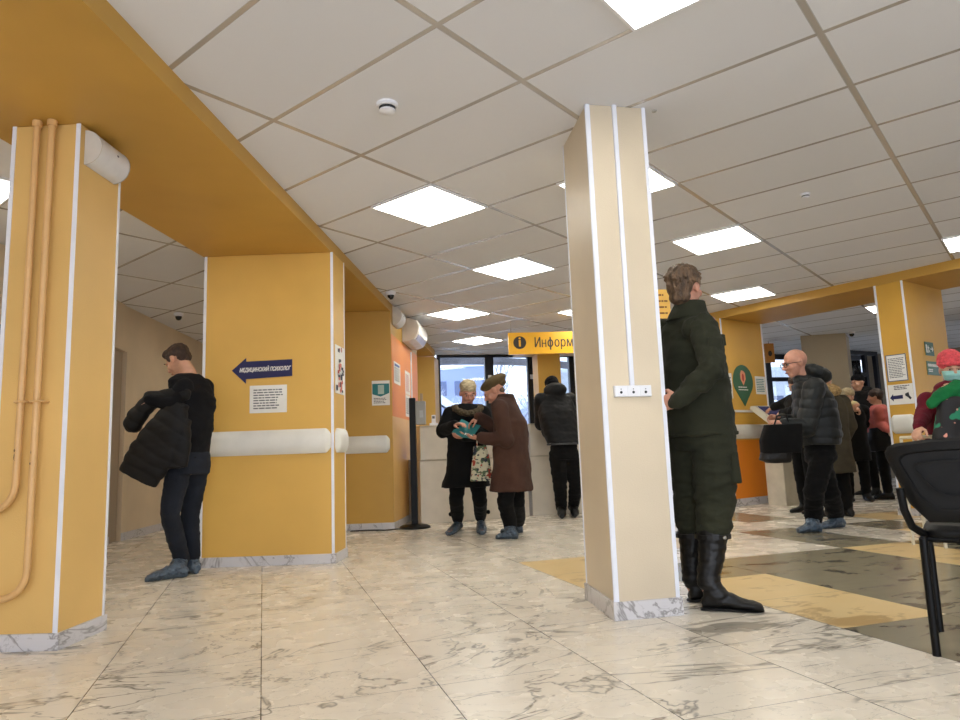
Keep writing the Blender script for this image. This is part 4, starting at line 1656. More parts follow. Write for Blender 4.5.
v.body([(N_+V3(0, 0, .005), s*.070, f*.068), (N_-V3(0, 0, .05), s*.165, f*.095), (C_, s*.185, f*.125), (C_.lerp(P_, .4), s*.165, f*.125), (C_.lerp(P_, .75), s*.150, f*.12), (P_+V3(0, 0, .05), s*.155, f*.122), (P_-V3(0, 0, .0), s*.160, f*.122)])
sleeve(v, g['shR']-V3(0, 0, .01), g['eR'], g['wR'], (.068, .058, .042))
sleeve(v, g['shL']-V3(0, 0, .01), g['eL'], g['wL'], (.068, .058, .042))
part(g, v, 'sweater', M_BLK2, voxel=.008, smooth=3, disp=fold(.008, (9, 9, 20), 6))
trousers(g, M_JEAN, r=(.088, .066, .056), amp=.006, seed=3)
shoes(g, M_COVER, .062, .115, 'shoe_cover', crinkle, shaft=.052)
# jacket he holds
v = Vol()
jb = lambda px, py, dy=0: at(px, py, 4.86+dy)
v.limb([jb(168, 396), jb(150, 402), jb(136, 418), jb(133, 424)], [.050, .062, .068, .066])
v.limb([jb(185, 394, .02), jb(165, 397, .0), jb(150, 398)], [.045, .055, .050])
c0, c1, c2, c3 = jb(180, 402, -.0), jb(168, 428, -.01), jb(152, 454, -.02), jb(137, 479, -.02)
ax = (c3-c0).normalized()
pr = ax.cross(V3(0, 1, 0)).normalized()
v.body([(c0, pr*.07, V3(0, .055, 0)), (c1, pr*.135, V3(0, .065, 0)), (c2, pr*.165, V3(0, .06, 0)), (c3, pr*.145, V3(0, .05, 0))], p=2.6)
v.body([(jb(182, 420), V3(.06, 0, 0), V3(0, .05, 0)), (jb(178, 445), V3(.09, 0, 0), V3(0, .055, 0)), (jb(173, 468), V3(.10, 0, 0), V3(0, .045, 0))])
jk = skin_build(v, 'jacket', M_BLKP, None, jb(152, 440), voxel=.008, smooth=2, disp=fold(.006, (9, 9, 14), 4, quilt=.007, pitch=.085, axis=ax+V3(0, 0, .2)))
tag(jk, 'black quilted jacket held out by the young man at the left', 'jacket')

# ---- 3. woman in black coat with cream hat
j = J(7.08)
M_FUR = mat('leopard_fur', (104, 88, 62), rough=.95, col2=(36, 32, 24), vscale=70, bump=1, bscale=160)
gW = dict(base=fp(468, 533), yaw=172, hyaw=168, hpitch=22, head=j(468, 393), neck=j(467, 405), chest=j(467, 426), pelvis=j(467, 470), sh=.17, hs=1.06, skin=M_SKIN2)
gW['eR'], gW['wR'] = j(443, 431, -.05), j(455, 425, -.30)
gW['eL'], gW['wL'] = j(487, 432, -.05), j(465, 437, -.28)
gW['kR'], gW['aR'] = j(456, 500), j(458, 524)
gW['kL'], gW['aL'] = j(480, 500), j(481, 522)
gW['aR'], gW['aL'] = fp(458, 530)+V3(0, 0, .12), fp(481, 528)+V3(0, 0, .12)
gW['feet'] = ((fp(460, 529), fp(449, 536)), (fp(481, 528), fp(482, 535)))
gW['hands'] = ((gW['wR'], V3(.6, -.6, .1), V3(-.1, .2, -1), V3(0, -1, 0), dict(curl=.5)), (gW['wL'], V3(-.6, -.5, .0), V3(0, .2, 1), V3(0, -1, 0), dict(curl=.4)))
g = figure('woman in a long black coat and a cream knitted hat holding the leaflet', gW)
s, f = g['s'], g['f']
N_, C_, P_ = g['neck'], g['chest'], g['pelvis']
v = Vol()
v.ell(hpt(g, 0, -.012, .062), (.090, .104, .076), g['Mh'])
v.ell(hpt(g, 0, -.014, .030), (.086, .098, .040), g['Mh'])
part(g, v, 'knitted_hat', M_CREAMK, voxel=.006, smooth=2, disp=fold(.006, (20, 20, 60), 2))
v = Vol()
hem = j(466, 487)
v.body([(N_+V3(0, 0, .01), s*.10, f*.09), (N_-V3(0, 0, .055), s*.185, f*.125), (C_, s*.21, f*.150), (C_.lerp(P_, .5), s*.20, f*.15), (P_, s*.215, f*.165), (hem, s*.255, f*.185)])
for S, E_, W_ in ((g['shR'], g['eR'], g['wR']), (g['shL'], g['eL'], g['wL'])):
    sleeve(v, S-V3(0, 0, .01), E_, W_, (.080, .075, .052))
part(g, v, 'coat', M_BLK, voxel=.009, smooth=3, disp=fold(.009, (8, 8, 10), 2))
v = Vol()
for a in range(-4, 13):
    t = a*PI/9
    v.ell(N_+s*.125*math.cos(t)+f*(.115*math.sin(t)+.03)+V3(0, 0, -.022-.075*max(0, math.sin(t))), (.046, .042, .032))
part(g, v, 'fur_collar', M_FUR, voxel=.008, smooth=2, disp=fold(.010, (40, 40, 40), 2))
trousers(g, M_BLK, r=(.085, .075, .062), amp=.006, seed=5)
v_ = [(g['aR'], 0), (g['aL'], 1)]
for A_, i in v_:
    v = Vol()
    v.limb([A_+V3(0, 0, .20), A_+V3(0, 0, .02)], [.070, .066])
    bo_ = part(g, v, 'boot_shaft', M_BOOT, voxel=.008, smooth=2, disp=fold(.008, (10, 10, 40), 3))
    MB().ell(A_+V3((-.075, .085)[i], -.01, .05)-g['o'], (.022, .022, .024)).build('boot_pompom', M_BLK, g['body'], smooth=True)
shoes(g, M_COVER, .058, .10, 'shoe_cover', crinkle)

# ---- 4. person in a brown coat
M_BRN = cloth('brown_wool', (78, 54, 44), col2=(60, 41, 35), vscale=4)
M_BERET = cloth('olive_brown_felt', (92, 78, 54), bump=.3)
j = J(6.60)
gP = dict(base=fp(512, 539), yaw=288, hyaw=275, hpitch=30, head=j(494, 391), neck=j(504, 400), chest=j(510, 422), pelvis=j(512, 468), sh=.17, hs=1.06, skin=M_SKIN2)
gP['eL'], gP['wL'] = j(506, 440, -.20), j(482, 438, -.10)
gP['eR'], gP['wR'] = j(496, 428, .20), j(479, 417, .12)
gP['kR'], gP['aR'] = j(517, 502, .05), fp(519, 533)+V3(0, 0, .12)
gP['kL'], gP['aL'] = j(505, 502, -.06), fp(511, 538)+V3(0, 0, .12)
gP['feet'] = ((fp(522, 533), fp(502, 533)), (fp(517, 539), fp(497, 539)))
gP['hands'] = ((gP['wL'], V3(-.9, .2, .05), V3(0, .2, 1), V3(0, 1, 0), dict(curl=.35)), (gP['wR'], V3(-.8, .1, -.45), V3(-.3, .2, -.8), V3(0, -.8, .2), dict(curl=.5)))
g = figure('stooping person in a brown wool coat and a brown beret pointing at the leaflet', gP)
s, f = g['s'], g['f']
N_, C_, P_ = g['neck'], g['chest'], g['pelvis']
v = Vol()
Mb = axes(g['hd'], (g['hu']+g['s']*.1).normalized())
v.ell(hpt(g, 0, -.035, .072), (.118, .145, .058), g['Mh'])
v.ell(hpt(g, 0, -.015, .035), (.084, .098, .040), g['Mh'])
v.ell(hpt(g, 0, -.10, .030), (.07, .05, .04), g['Mh'])
part(g, v, 'beret', M_BERET, voxel=.006, smooth=3, disp=fold(.005, (16, 16, 16), 2))
MB().ell(hpt(g, 0, -.04, .118)-g['o'], (.012, .012, .010)).build('beret_stalk', M_BERET, g['body'], smooth=True)
v = Vol()
v.ell(hpt(g, 0, -.062, -.03), (.060, .034, .036), g['Mh'])
part(g, v, 'hair', mat('grey_brown_hair', (96, 80, 68), rough=.8, bump=.8), voxel=.006, smooth=2)
v = Vol()
hem = j(511, 491)
v.body([(N_+V3(0, 0, .02)-f*.02, s*.095, f*.085), (N_-V3(0, 0, .045), s*.18, f*.12), (C_, s*.205, f*.155), (C_.lerp(P_, .5), s*.205, f*.165), (P_, s*.21, f*.175), (hem, s*.22, f*.205)])
for S, E_, W_ in ((g['shR'], g['eR'], g['wR']), (g['shL'], g['eL'], g['wL'])):
    sleeve(v, S-V3(0, 0, .01), E_, W_, (.085, .080, .058))
part(g, v, 'coat', M_BRN, voxel=.009, smooth=3, disp=fold(.010, (8, 8, 9), 7))
v = Vol()
v.body([(N_+V3(0, 0, .055)-f*.015, s*.085, f*.08), (N_-V3(0, 0, .01)-f*.01, s*.11, f*.10)])
part(g, v, 'coat_collar', cloth('dark_brown_collar', (58, 40, 32)), voxel=.008, smooth=2)
trousers(g, M_BLK, r=(.088, .078, .066), amp=.008, seed=9)
shoes(g, M_COVER, .058, .10, 'shoe_cover', crinkle, shaft=.05)

# leaflet and bag between them
LM = at(467, 431, 6.74)
t = thing('leaflet', 'teal printed leaflet held between the two people', 'leaflet', mtx=Matrix.Translation(LM) @ Matrix.Rotation(R(-14), 4, 'Z') @ Matrix.Rotation(R(52), 4, 'X') @ Matrix.Rotation(R(-24), 4, 'Z'))
for sx, nm in ((-1, 'cover_half'), (1, 'page_half')):
    b = MB()
    rings = []
    for i in range(6):
        x = sx*.115*i/5
        z = .03*math.sin(i/5*PI*.55)
        rings.append([V3(x, -.09, z), V3(x, .09, z), V3(x, .09, z+.003), V3(x, -.09, z+.003)])
    b.loft(rings).build(nm, M_TEAL, t)
b = MB()
for i in range(4):
    b.box(.02+i*.022, .034+i*.022, -.07, -.045, .033, .0345)
b.build('print', M_PAPER, t)
M_BAG = mat('floral_fabric', (206, 200, 168), rough=.7, var=.1)


def floral():
    N = NT(M_BAG)
    b = N.n['Principled BSDF']
    tcn = N.new('ShaderNodeTexCoord').outputs['Object']
    f1 = N.ramp(N.noise(tcn, 16, 2), [(.52, 0.0), (.56, 1.0)])
    f2 = N.ramp(N.noise(tcn, 27, 2), [(.57, 0.0), (.60, 1.0)])
    mp = N.new('ShaderNodeMapping')
    mp.inputs['Location'].default_value = (5, 3, 1)
    N.link(tcn, mp.inputs[0])
    f3 = N.ramp(N.noise(mp.outputs[0], 20, 2), [(.60, 0.0), (.63, 1.0)])
    c = N.mix(f1, lin((208, 202, 172)), lin((84, 104, 72)))
    c = N.mix(f2, c, lin((34, 44, 60)))
    c = N.mix(f3, c, lin((170, 70, 52)))
    N.link(c, b.inputs['Base Color'])


floral()
jb = lambda px, py, dy=0: at(px, py, 6.88+dy)
t = thing('shopping_bag', 'floral patterned cloth bag hanging between the two people', 'bag', loc=jb(481, 462))
v = Vol()
v.body([(jb(480, 446), V3(.065, 0, 0), V3(0, .02, 0)), (jb(481, 462), V3(.095, 0, 0), V3(0, .045, 0)), (jb(482, 481), V3(.115, 0, 0), V3(0, .055, 0))], p=3)
skin_build(v, 'bag_body', M_BAG, t, jb(481, 462), voxel=.007, smooth=2, disp=fold(.006, (14, 14, 8), 2))
MB().tube([jb(477, 447)-jb(481, 462), jb(477, 436)-jb(481, 462), jb(481, 432)-jb(481, 462), jb(484, 437)-jb(481, 462), jb(484, 447)-jb(481, 462)], .006, n=6).build('handle', M_BAG, t)

# ---- 5. man in black leaning on the counter
j = J(8.42)
gL = dict(base=fp(569, 518), yaw=345, hyaw=338, hpitch=26, head=at(552, 386, 8.62), neck=at(555, 393, 8.55), chest=at(557, 412, 8.48), pelvis=at(564, 452, 8.36), sh=.19, hs=.97)
gL['eL'], gL['wL'] = at(541, 424, 8.58), at(549, 425, 8.88)
gL['eR'], gL['wR'] = at(577, 424, 8.62), at(570, 424, 8.92)
gL['kL'], gL['aL'] = at(560, 485, 8.42), fp(562, 517)+V3(0, .02, .11)
gL['kR'], gL['aR'] = at(576, 485, 8.44), fp(574, 516)+V3(0, .02, .11)
gL['feet'] = ((fp(575, 518), fp(576, 512)), (fp(562, 519), fp(562, 512)))
gL['hands'] = ((gL['wL'], V3(.3, .8, 0), V3(0, 0, -1), V3(1, 0, 0), dict(curl=.3)), (gL['wR'], V3(-.3, .8, 0), V3(0, 0, -1), V3(-1, 0, 0), dict(curl=.3)))
gL['voxel'] = .008
g = figure('man in black bending over the counter under the information sign', gL)
s, f = g['s'], g['f']
N_, C_, P_ = g['neck'], g['chest'], g['pelvis']
v = Vol()
v.ell(hpt(g, 0, -.012, .050), (.086, .102, .080), g['Mh'])
v.ell(hpt(g, 0, -.03, .015), (.084, .085, .05), g['Mh'])
part(g, v, 'knitted_hat', M_BLK2, voxel=.007, smooth=2, disp=fold(.004, (30, 30, 60), 2))
v = Vol()
hem = at(565, 443, 8.36)
v.body([(N_, s*.10, f*.09), (N_-V3(0, 0, .05), s*.21, f*.12), (C_, s*.245, f*.16), (C_.lerp(P_, .5), s*.235, f*.17), (hem, s*.215, f*.17)])
v.ell(N_+V3(0, -.04, .03), (.15, .10, .095))
for S, E_, W_ in ((g['shR'], g['eR'], g['wR']), (g['shL'], g['eL'], g['wL'])):
    sleeve(v, S-V3(0, 0, .01), E_, W_, (.092, .085, .058))
part(g, v, 'jacket', M_BLKP, voxel=.009, smooth=3, disp=fold(.010, (8, 8, 12), 3))
v = Vol()
v.body([(hem+V3(0, 0, .0), s*.222, f*.176), (hem-V3(0, 0, .022), s*.222, f*.176)])
part(g, v, 'jacket_hem', cloth('grey_hem', (84, 84, 86)), voxel=.008, smooth=1)
trousers(g, M_BLK, r=(.105, .085, .068), amp=.008, seed=4, waist=.20)
shoes(g, M_BOOT, .054, .10, 'shoe', shaft=.055)

# ---- 6. bald man in a dark puffer jacket
j = J(6.3)
M_PUFF = cloth('charcoal_nylon', (27, 30, 31), rough=.55, spec=.3, bump=.15)
gD = dict(base=fp(824, 532), yaw=282, hyaw=268, hpitch=10, head=j(795, 363), neck=j(808, 380), chest=j(814, 402), pelvis=j(820, 452), sh=.18, hs=1.12, skin=M_SKIN2, brow=mat('grey_hair', (120, 110, 100)))
gD['eL'], gD['wL'] = j(806, 428, -.22), j(786, 424, -.25)
gD['eR'], gD['wR'] = j(800, 425, .22), j(782, 420, .12)
gD['kL'], gD['aL'] = j(814, 492, -.08), fp(815, 531)+V3(0, 0, .12)
gD['kR'], gD['aR'] = j(829, 492, .10), fp(837, 527)+V3(0, 0, .12)
gD['feet'] = ((fp(843, 527), fp(822, 529)), (fp(820, 532), fp(799, 533)))
gD['hands'] = ((gD['wL'], V3(-.9, .1, .25), V3(.3, .3, -.9), V3(0, .2, 1), dict(curl=.6)), (gD['wR'], V3(-.8, .1, .3), V3(0, -.5, -.8), V3(0, -.2, 1), dict(curl=.6)))
g = figure('bald man with glasses in a dark hooded puffer jacket, facing left', gD)
s, f = g['s'], g['f']
N_, C_, P_ = g['neck'], g['chest'], g['pelvis']
b = MB()
o_ = g['o']
k = 1.04
for x in (-1, 1):
    ring = [hpt(g, x*.032+.024*math.cos(a), .100, -.004+.018*math.sin(a))-o_ for a in [i*PI/8 for i in range(17)]]
    b.tube(ring, .0028, n=6)
    b.tube([hpt(g, x*.056, .098, .002)-o_, hpt(g, x*.080, .06, .004)-o_, hpt(g, x*.084, -.005, -.002)-o_], .0028, n=6)
b.tube([hpt(g, -.009, .102, 0)-o_, hpt(g, .009, .102, 0)-o_], .0028, n=6)
b.build('glasses', M_BLACK, g['body'], smooth=True)
v = Vol()
hem = j(819, 445)
hu_ = V3(0, 0, 1)
v.body([(N_+V3(-.02, 0, .01), s*.09, f*.08), (N_-V3(0, 0, .045), s*.19, f*.135), (C_, s*.22, f*.175), (C_.lerp(P_, .35), s*.22, f*.19), (C_.lerp(P_, .7), s*.22, f*.19), (hem, s*.215, f*.17)])
for S, E_, W_ in ((g['shR'], g['eR'], g['wR']), (g['shL'], g['eL'], g['wL'])):
    sleeve(v, S-V3(0, 0, .01), E_, W_, (.095, .088, .060))
part(g, v, 'puffer_jacket', M_PUFF, voxel=.008, smooth=3, disp=fold(.007, (8, 8, 10), 3, quilt=.010, pitch=.085))
v = Vol()
v.ell(j(815, 374), (.14, .15, .085), Matrix.Rotation(R(25), 3, 'Y'))
v.ell(j(806, 383), (.12, .12, .07), Matrix.Rotation(R(25), 3, 'Y'))
part(g, v, 'hood', M_PUFF, voxel=.008, smooth=3, disp=fold(.010, (12, 12, 12), 3))
trousers(g, M_BLK, r=(.100, .090, .078), amp=.010, seed=6)
shoes(g, M_COVER, .062, .11, 'shoe_cover', crinkle, shaft=.056)
# the black things over his arm
jb = lambda px, py, dy=0: at(px, py, 6.0+dy)
v = Vol()
v.body([(jb(783, 424), V3(.16, 0, 0), V3(0, .07, 0)), (jb(781, 440), V3(.175, 0, 0), V3(0, .075, 0)), (jb(781, 453), V3(.17, 0, 0), V3(0, .07, 0))], p=4)
bg_ = thing('bag', 'black bag hanging from the arm of the bald man', 'bag', loc=jb(782, 440))
skin_build(v, 'bag_body', cloth('black_canvas', (9, 9, 10)), bg_, jb(782, 440), voxel=.008, smooth=2, disp=fold(.006, (8, 8, 8), 2))
v = Vol()
v.body([(jb(776, 452), V3(.13, 0, 0), V3(0, .06, 0)), (jb(775, 459), V3(.135, 0, 0), V3(0, .065, 0)), (jb(779, 463), V3(.10, 0, 0), V3(0, .05, 0))], p=3)
skin_build(v, 'lower_pouch', M_BOOT, bg_, jb(782, 440), voxel=.008, smooth=2, disp=fold(.006, (8, 8, 25), 2))
MB().tube([jb(774, 426)-jb(782, 440), jb(777, 416)-jb(782, 440), jb(786, 415)-jb(782, 440), jb(790, 426)-jb(782, 440)], .008, n=6).build('strap', M_BLACK, bg_)


# ---- people farther off, one simple recipe
def far_person(label, Y, x, ft, top, yaw, m_coat, m_leg, hemfrac=.5, hat=None, width=.21, hair=None, hpitch=5, arms=None, dz=0, m_hat=None, m_skin=M_SKIN, hyaw=None, coat_name='coat', voxel=.010, hood=None, lean=0):
    f0 = fp(x, ft) if Y is None else at(x, ft, Y)
    f0.z = 0
    Yd = f0.y
    # height from the top pixel
    tp = at(x, top, Yd)
    H = tp.z
    X = f0.x
    F = ydir(yaw)
    S = F.cross(V3(0, 0, 1))
    b0 = V3(X, Yd, 0)

    def L(a, b_, c):
        return b0+S*a+F*(b_+lean*max(0, c-.5)*H)+V3(0, 0, c*H)
    q = dict(base=b0, yaw=yaw, hyaw=hyaw if hyaw is not None else yaw, hpitch=hpitch, head=L(0, .03, .925-.01*(hat is not None)), neck=L(0, 0, .845), chest=L(0, .0, .74), pelvis=L(0, 0, .53), sh=.175, voxel=voxel, skin=m_skin, hs=H/1.72)
    A = arms or {}
    q['eR'], q['wR'] = A.get('R', (L(.24, 0, .62), L(.22, .12, .50)))
    q['eL'], q['wL'] = A.get('L', (L(-.24, 0, .62), L(-.22, .12, .50)))
    q['kR'], q['aR'] = L(.10, .02, .28), L(.10, 0, .065)
    q['kL'], q['aL'] = L(-.10, .02, .28), L(-.10, 0, .065)
    q['feet'] = ((L(.10, -.06, 0), L(.12, .17, 0)), (L(-.10, -.06, 0), L(-.12, .17, 0)))
    hd = []
    for sd, w_, e_ in ((1, q['wR'], q['eR']), (-1, q['wL'], q['eL'])):
        hd.append((w_, (w_-e_), F*-.3-S*sd-V3(0, 0, .2), F, dict(curl=.5)))
    q['hands'] = hd
    q = figure(label, q)
    N_, C_, P_ = q['neck'], q['chest'], q['pelvis']
    v = Vol()
    hem = L(0, 0, hemfrac)
    v.body([(N_, S*.09, F*.085), (N_-V3(0, 0, .05), S*(width-.03), F*.12), (C_, S*width, F*.15), (C_.lerp(hem, .5), S*width*.98, F*.155), (hem, S*(width+.02), F*.175)])
    for a, b_, c in ((q['shR'], q['eR'], q['wR']), (q['shL'], q['eL'], q['wL'])):
        sleeve(v, a-V3(0, 0, .01), b_, c, (.08, .072, .052))
    if hood:
        v.ell(N_+V3(0, 0, .01)-F*.07, (.11, .11, .07))
    part(q, v, coat_name, m_coat, voxel=.011, smooth=3, disp=fold(.009, (8, 8, 10), X))
    trousers(q, m_leg, amp=.007, seed=X)
    shoes(q, M_BOOT, .052, .10, 'shoe', shaft=.055, voxel=.008)
    if hat:
        v = Vol()
        v.ell(hpt(q, 0, -.012, .056), (.088, .102, .076), q['Mh'])
        v.ell(hpt(q, 0, -.02, .025), (.086, .094, .040), q['Mh'])
        part(q, v, hat, m_hat, voxel=.008, smooth=2, disp=fold(.004, (30, 30, 60), 2))
    if hair:
        v = Vol()
        v.ell(hpt(q, 0, -.022, .044), (.080, .094, .078), q['Mh'])
        v.ell(hpt(q, 0, -.056, .0), (.068, .050, .062), q['Mh'])
        part(q, v, 'hair', hair, voxel=.008, smooth=2)
    q['L'] = L
    return q


# 7 user of the kiosk, mostly behind the bald man
q = far_person('person in black bent over the kiosk screen, mostly behind the bald man', None, 811, 513, 374, 262, M_BLK, M_BLK, .48, hair=M_HAIRD, hpitch=25, voxel=.009,
               arms=dict(R=(at(792, 400, 8.3), at(774, 407, 8.6)), L=(at(794, 412, 7.7), at(783, 413, 7.9))))
# 8 grey-brown coat
q = far_person('person in a long grey-brown coat with a beige hood, back turned', None, 840, 517, 372, 350, cloth('grey_brown_wool', (66, 60, 48)), M_BLK, .30, width=.185, hpitch=10)
v = Vol()
v.ell(q['neck']+V3(0, -.05, .03), (.125, .10, .075))
v.ell(q['neck']+V3(0, -.03, .07), (.10, .07, .045))
part(q, v, 'fur_hood', mat('beige_fur', (176, 146, 98), rough=.95, var=.2, vscale=40, bump=1, bscale=120), voxel=.009, smooth=2, disp=fold(.010, (40, 40, 40), 2))
# 9 woman in cream hat in the back
q = far_person('woman in a cream knitted hat and dark coat, farthest in the passage', 9.3, 857, 485, 387, 195, M_BLK, M_BLK, .35, hat='knitted_hat', m_hat=M_CREAMK, width=.19,
               arms=dict(R=(at(848, 424, 9.4), at(853, 411, 9.2)), L=(at(864, 424, 9.4), at(860, 413, 9.2))))
v = Vol()
v.ell(q['neck']+V3(0, -.03, .0), (.11, .10, .06))
part(q, v, 'scarf', mat('cream_scarf', (206, 188, 140), rough=.9, var=.15, bump=.8), voxel=.009, smooth=2, disp=fold(.008, (20, 20, 20), 2))
# 10 man in black beanie
q = far_person('tall man in a black knitted hat and dark jacket in the passage', None, 872, 495, 372, 262, M_BLKP, M_BLK, .47, hat='knitted_hat', m_hat=M_BLK2, width=.22, hood=True, hyaw=250)
v = Vol()
v.ell(hpt(q, 0, -.03, .14), (.05, .05, .045))
part(q, v, 'hat_pompom', M_BLK2, voxel=.009, smooth=1)
# 11 pink jacket
M_PINK = cloth('pink_fabric', (206, 112, 104))
q = far_person('person in a pink top and black trousers half hidden by the narrow pillar', None, 889, 499, 388, 300, M_PINK, M_BLK, .60, hair=M_HAIRD, width=.175, coat_name='pink_top',
               arms=dict(L=(at(880, 424, 9.35), at(889, 430, 9.2)), R=(at(899, 424, 9.8), at(896, 430, 9.6))))
v = Vol()
P_ = q['pelvis']
v.body([(P_+V3(0, 0, .16), q['s']*.20, q['f']*.17), (P_, q['s']*.215, q['f']*.19), (P_-V3(0, 0, .16), q['s']*.20, q['f']*.17)])
part(q, v, 'jacket_round_waist', M_BLKP, voxel=.011, smooth=3, disp=fold(.02, (7, 7, 7), 2))

# ---- 12. person in a pink hat and a mask
j = J(5.45)
M_MAR = cloth('maroon_fleece', (112, 28, 44), col2=(90, 22, 36))
M_PHAT = mat('pink_knit', (226, 84, 92), rough=.9, var=.12, vscale=50, bump=1, bscale=60)
M_GREENC = cloth('green_jacket_cloth', (28, 116, 62), col2=(20, 88, 50), vscale=4)
gM = dict(base=V3(j(948, 400).x, 5.45, 0), yaw=196, hyaw=200, hpitch=6, head=j(951, 369), neck=j(950, 388), chest=j(951, 408), pelvis=j(951, 464), sh=.17, hs=.98, skin=M_SKIN, mouth=False)
gM['eR'], gM['wR'] = j(923, 415, -.02), j(919, 428, -.22)
gM['eL'], gM['wL'] = j(978, 412, -.1), j(963, 390, -.30)
x0 = gM['base'].x
gM['kR'], gM['aR'] = V3(x0-.10, 5.43, .46), V3(x0-.10, 5.45, .11)
gM['kL'], gM['aL'] = V3(x0+.10, 5.43, .46), V3(x0+.10, 5.45, .11)
gM['feet'] = ((V3(x0-.10, 5.50, 0), V3(x0-.14, 5.27, 0)), (V3(x0+.10, 5.50, 0), V3(x0+.06, 5.27, 0)))
gM['hands'] = ((gM['wR'], V3(-.35, -.3, -.25), V3(.3, -.2, -.9), V3(.3, -1, 0), dict(curl=.8)), (gM['wL'], V3(-.9, -.1, .05), V3(0, .9, -.3), V3(0, 0, 1), dict(curl=.6)))
gM['voxel'] = .006
g = figure('person in a pink hat, pale mask and maroon top at the right edge', gM)
s, f = g['s'], g['f']
N_, C_, P_ = g['neck'], g['chest'], g['pelvis']
v = Vol()
v.ell(hpt(g, 0, -.012, .068), (.092, .106, .096), g['Mh'])
v.ell(hpt(g, 0, -.008, .046), (.093, .108, .028), g['Mh'])
part(g, v, 'pink_hat', M_PHAT, voxel=.006, smooth=2, disp=fold(.004, (40, 40, 60), 2))
v = Vol()
v.body([(hpt(g, 0, .035, -.012), g['Mh'] @ V3(.073, 0, 0), g['Mh'] @ V3(0, .064, 0)), (hpt(g, 0, .050, -.040), g['Mh'] @ V3(.071, 0, 0), g['Mh'] @ V3(0, .072, 0)), (hpt(g, 0, .040, -.085), g['Mh'] @ V3(.060, 0, 0), g['Mh'] @ V3(0, .062, 0)), (hpt(g, 0, .03, -.108), g['Mh'] @ V3(.035, 0, 0), g['Mh'] @ V3(0, .045, 0))])
part(g, v, 'face_mask', mat('mask_cloth', (150, 206, 200), rough=.8, var=.05, bump=.5, bscale=30, stretch=(.3, .3, 3)), voxel=.005, smooth=2, disp=fold(.0025, (4, 4, 120), 2))
v = Vol()
v.body([(N_+V3(0, 0, .015), s*.09, f*.085), (N_-V3(0, 0, .05), s*.155, f*.11), (C_, s*.175, f*.13), (C_.lerp(P_, .5), s*.175, f*.14), (P_-V3(0, 0, .05), s*.20, f*.15)])
v.ell(N_+V3(0, .01, .01), (.105, .10, .055))
for S, E_, W_ in ((g['shR'], g['eR'], g['wR']), (g['shL'], g['eL'], g['wL'])):
    sleeve(v, S-V3(0, 0, .01), E_, W_, (.066, .060, .044))
part(g, v, 'maroon_top', M_MAR, voxel=.008, smooth=3, disp=fold(.009, (9, 9, 12), 2))
trousers(g, M_BLK, amp=.007, seed=2)
shoes(g, M_BOOT, .054, .10, 'shoe', shaft=.05)
# green jacket held up
jb = lambda px, py, dy=0: at(px, py, 5.08+dy)
t = thing('jacket', 'green jacket with a dark patterned lining held by the person in the pink hat', 'jacket', loc=jb(952, 415))
v = Vol()
v.limb([jb(950, 390), jb(958, 387), jb(968, 388), jb(976, 400)], [.05, .055, .055, .06])
v.limb([jb(950, 391), jb(940, 396), jb(931, 404)], [.055, .05, .035])
v.limb([jb(958, 392), jb(956, 397), jb(966, 398)], [.05, .05, .05])
skin_build(v, 'green_cloth', M_GREENC, t, jb(952, 415), voxel=.007, smooth=2, disp=fold(.012, (14, 14, 14), 3))
M_LIN = mat('patterned_lining', (24, 22, 26), rough=.7)


def lining():
    N = NT(M_LIN)
    b = N.n['Principled BSDF']
    tcn = N.new('ShaderNodeTexCoord').outputs['Object']
    f1 = N.ramp(N.noise(tcn, 8, 1), [(.58, 0.0), (.60, 1.0)])
    mp = N.new('ShaderNodeMapping')
    mp.inputs['Location'].default_value = (2, 3, 7)
    N.link(tcn, mp.inputs[0])
    f2 = N.ramp(N.noise(mp.outputs[0], 14, 1), [(.66, 0.0), (.68, 1.0)])
    c = N.mix(f1, lin((24, 22, 26)), lin((28, 126, 92)))
    c = N.mix(f2, c, lin((222, 150, 130)))
    N.link(c, b.inputs['Base Color'])


lining()
v = Vol()
v.body([(jb(953, 397), V3(.10, 0, 0), V3(0, .05, 0)), (jb(952, 415), V3(.115, 0, 0), V3(0, .06, 0)), (jb(953, 438), V3(.135, 0, 0), V3(0, .07, 0)), (jb(954, 452), V3(.12, 0, 0), V3(0, .06, 0))], p=2.6)
skin_build(v, 'lining', M_LIN, t, jb(952, 415), voxel=.008, smooth=2, disp=fold(.012, (10, 10, 10), 3))
# pale walking frame under the hand
M_CRT = mat('pale_tube', (214, 206, 184), rough=.35)
hx = at(918, 431, 5.16)
t = thing('walking_frame', 'pale tubular walking frame under the hand of the person in the pink hat', 'walking frame', loc=(hx.x, hx.y, 0))
for dx in (0, .10):
    for dy in (0, .22):
        MB().tube([(dx*1.0, dy, 0), (dx, dy, hx.z-.04)], .012, n=8).build('leg', M_CRT, t, smooth=True)
for dx in (0, .10):
    MB().tube([(dx, 0, hx.z-.045), (dx, .22, hx.z-.045)], .013, n=8).build('rail', M_CRT, t, smooth=True)
MB().tube([(0, .0, .35), (.10, .0, .35)], .010, n=8).build('crossbar', M_CRT, t)

# ------------------------------------------------------------------ visitor chair in the foreground
CH = fp(937, 656)
CH.z = 0
cyaw = 35
CM = Matrix.Translation(CH) @ Matrix.Rotation(R(-cyaw), 4, 'Z')
t = thing('visitor_chair', 'black plastic and steel visitor chair cut by the right edge', 'chair', mtx=CM)
# local: +y is where the sitter faces, x to the right; rear-left leg foot at the origin
wC = .47


def leg_(pts, name='leg'):
    b = MB()
    pts = [Vector(p) for p in pts]
    return b.tube(pts, .0145, n=12).build(name, M_BLKMET, t, smooth=True)


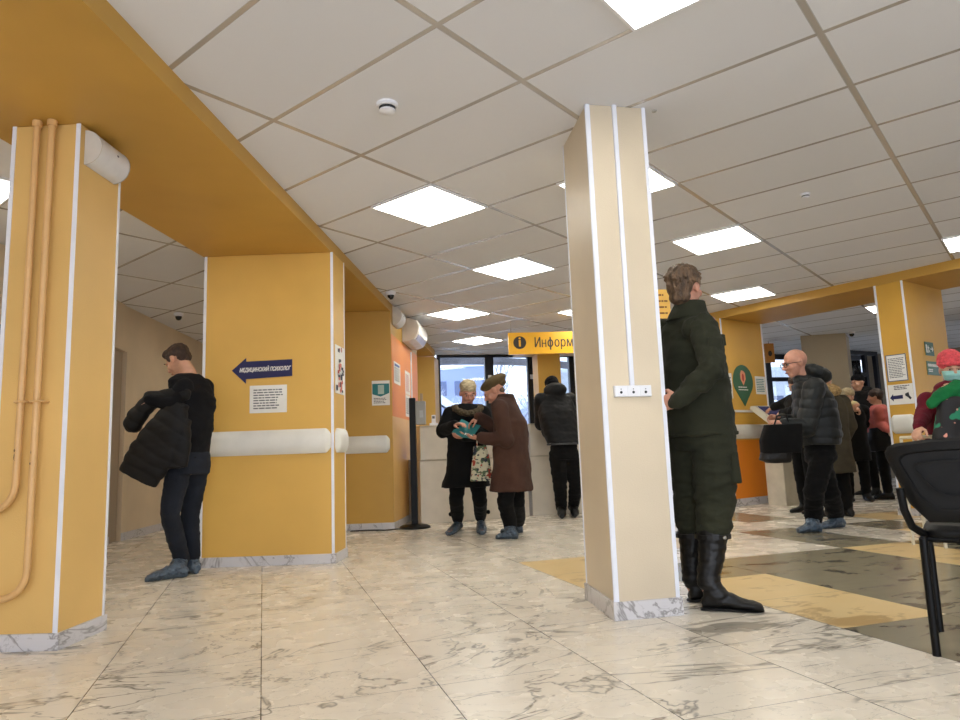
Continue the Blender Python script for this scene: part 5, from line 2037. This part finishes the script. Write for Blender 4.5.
leg_([(0, 0, 0), (.0, .0, .25), (0, .005, .425)])
leg_([(wC, 0, 0), (wC, 0, .25), (wC, .005, .425)])
leg_([(.0, .40, 0), (0, .405, .425)])
leg_([(wC, .40, 0), (wC, .405, .425)])
for x in (0, wC):
    leg_([(x, .0, .42), (x, .405, .42)], 'side_rail')
    sx = 1 if x == 0 else -1
    leg_([(x, .09, .425), (x+sx*.004, .03, .44), (x-sx*.028, -.045, .475), (x-sx*.045, -.075, .54), (x-sx*.05, -.085, .62)], 'back_post')
for y in (.06, .34):
    leg_([(0, y, .42), (wC, y, .42)], 'cross_rail')
# seat
v = Vol()
v.body([(V3(wC/2, .21, .43), V3(.235, 0, 0), V3(0, .215, 0)), (V3(wC/2, .21, .455), V3(.24, 0, 0), V3(0, .22, 0)), (V3(wC/2, .21, .475), V3(.215, 0, 0), V3(0, .19, 0))], p=6)
so = skin_build(v, 'seat', M_BLACK, t, None, voxel=.008, smooth=3)
# backrest: plastic shell outline in x-z, tilted, with a recessed panel behind
OUT = [(-.075, .555), (-.072, .66), (-.095, .745), (-.085, .775), (-.055, .795), (.06, .812), (wC/2, .817)]


def back_outline(inset, n=0):
    half = []
    pts = [(.03, .492), (-.028, .56), (-.062, .66), (-.088, .735), (-.090, .755), (-.078, .775), (-.05, .788), (.06, .800), (wC/2, .804)]
    cx, cz = wC/2, .66
    for x, z in pts:
        k1 = 1-inset/.32
        k2 = 1-inset/.16
        half.append((cx+(x-cx)*k1, cz+(z-cz)*k2))
    full = half+[(wC-x, z) for x, z in half[-2::-1]]
    return full


def back_y(x, z):
    return -.055-.25*(z-.5)*.55-.0+.10*((x-wC/2)/.32)**2*.45


b = MB()
r0 = back_outline(0)
r1 = back_outline(.012)
r2 = back_outline(.045)
r3 = back_outline(.052)
def rg(o_, off):
    return [V3(x, back_y(x, z)+off, z) for x, z in o_]
b.loft([rg(r2, .016), rg(r1, .016), rg(r0, .006), rg(r0, -.006), rg(r1, -.018), rg(r2, -.018), rg(r3, -.008)], caps=True)
b.build('backrest', M_BLACK, t, smooth=True)
b = MB()
r4, r5 = back_outline(.09), back_outline(.098)
b.loft([rg(r4, -.0085), rg(r4, -.014), rg(r5, -.014), rg(r5, -.0085)], caps=False)
b.build('backrest_rib', M_BLACK, t, smooth=True)
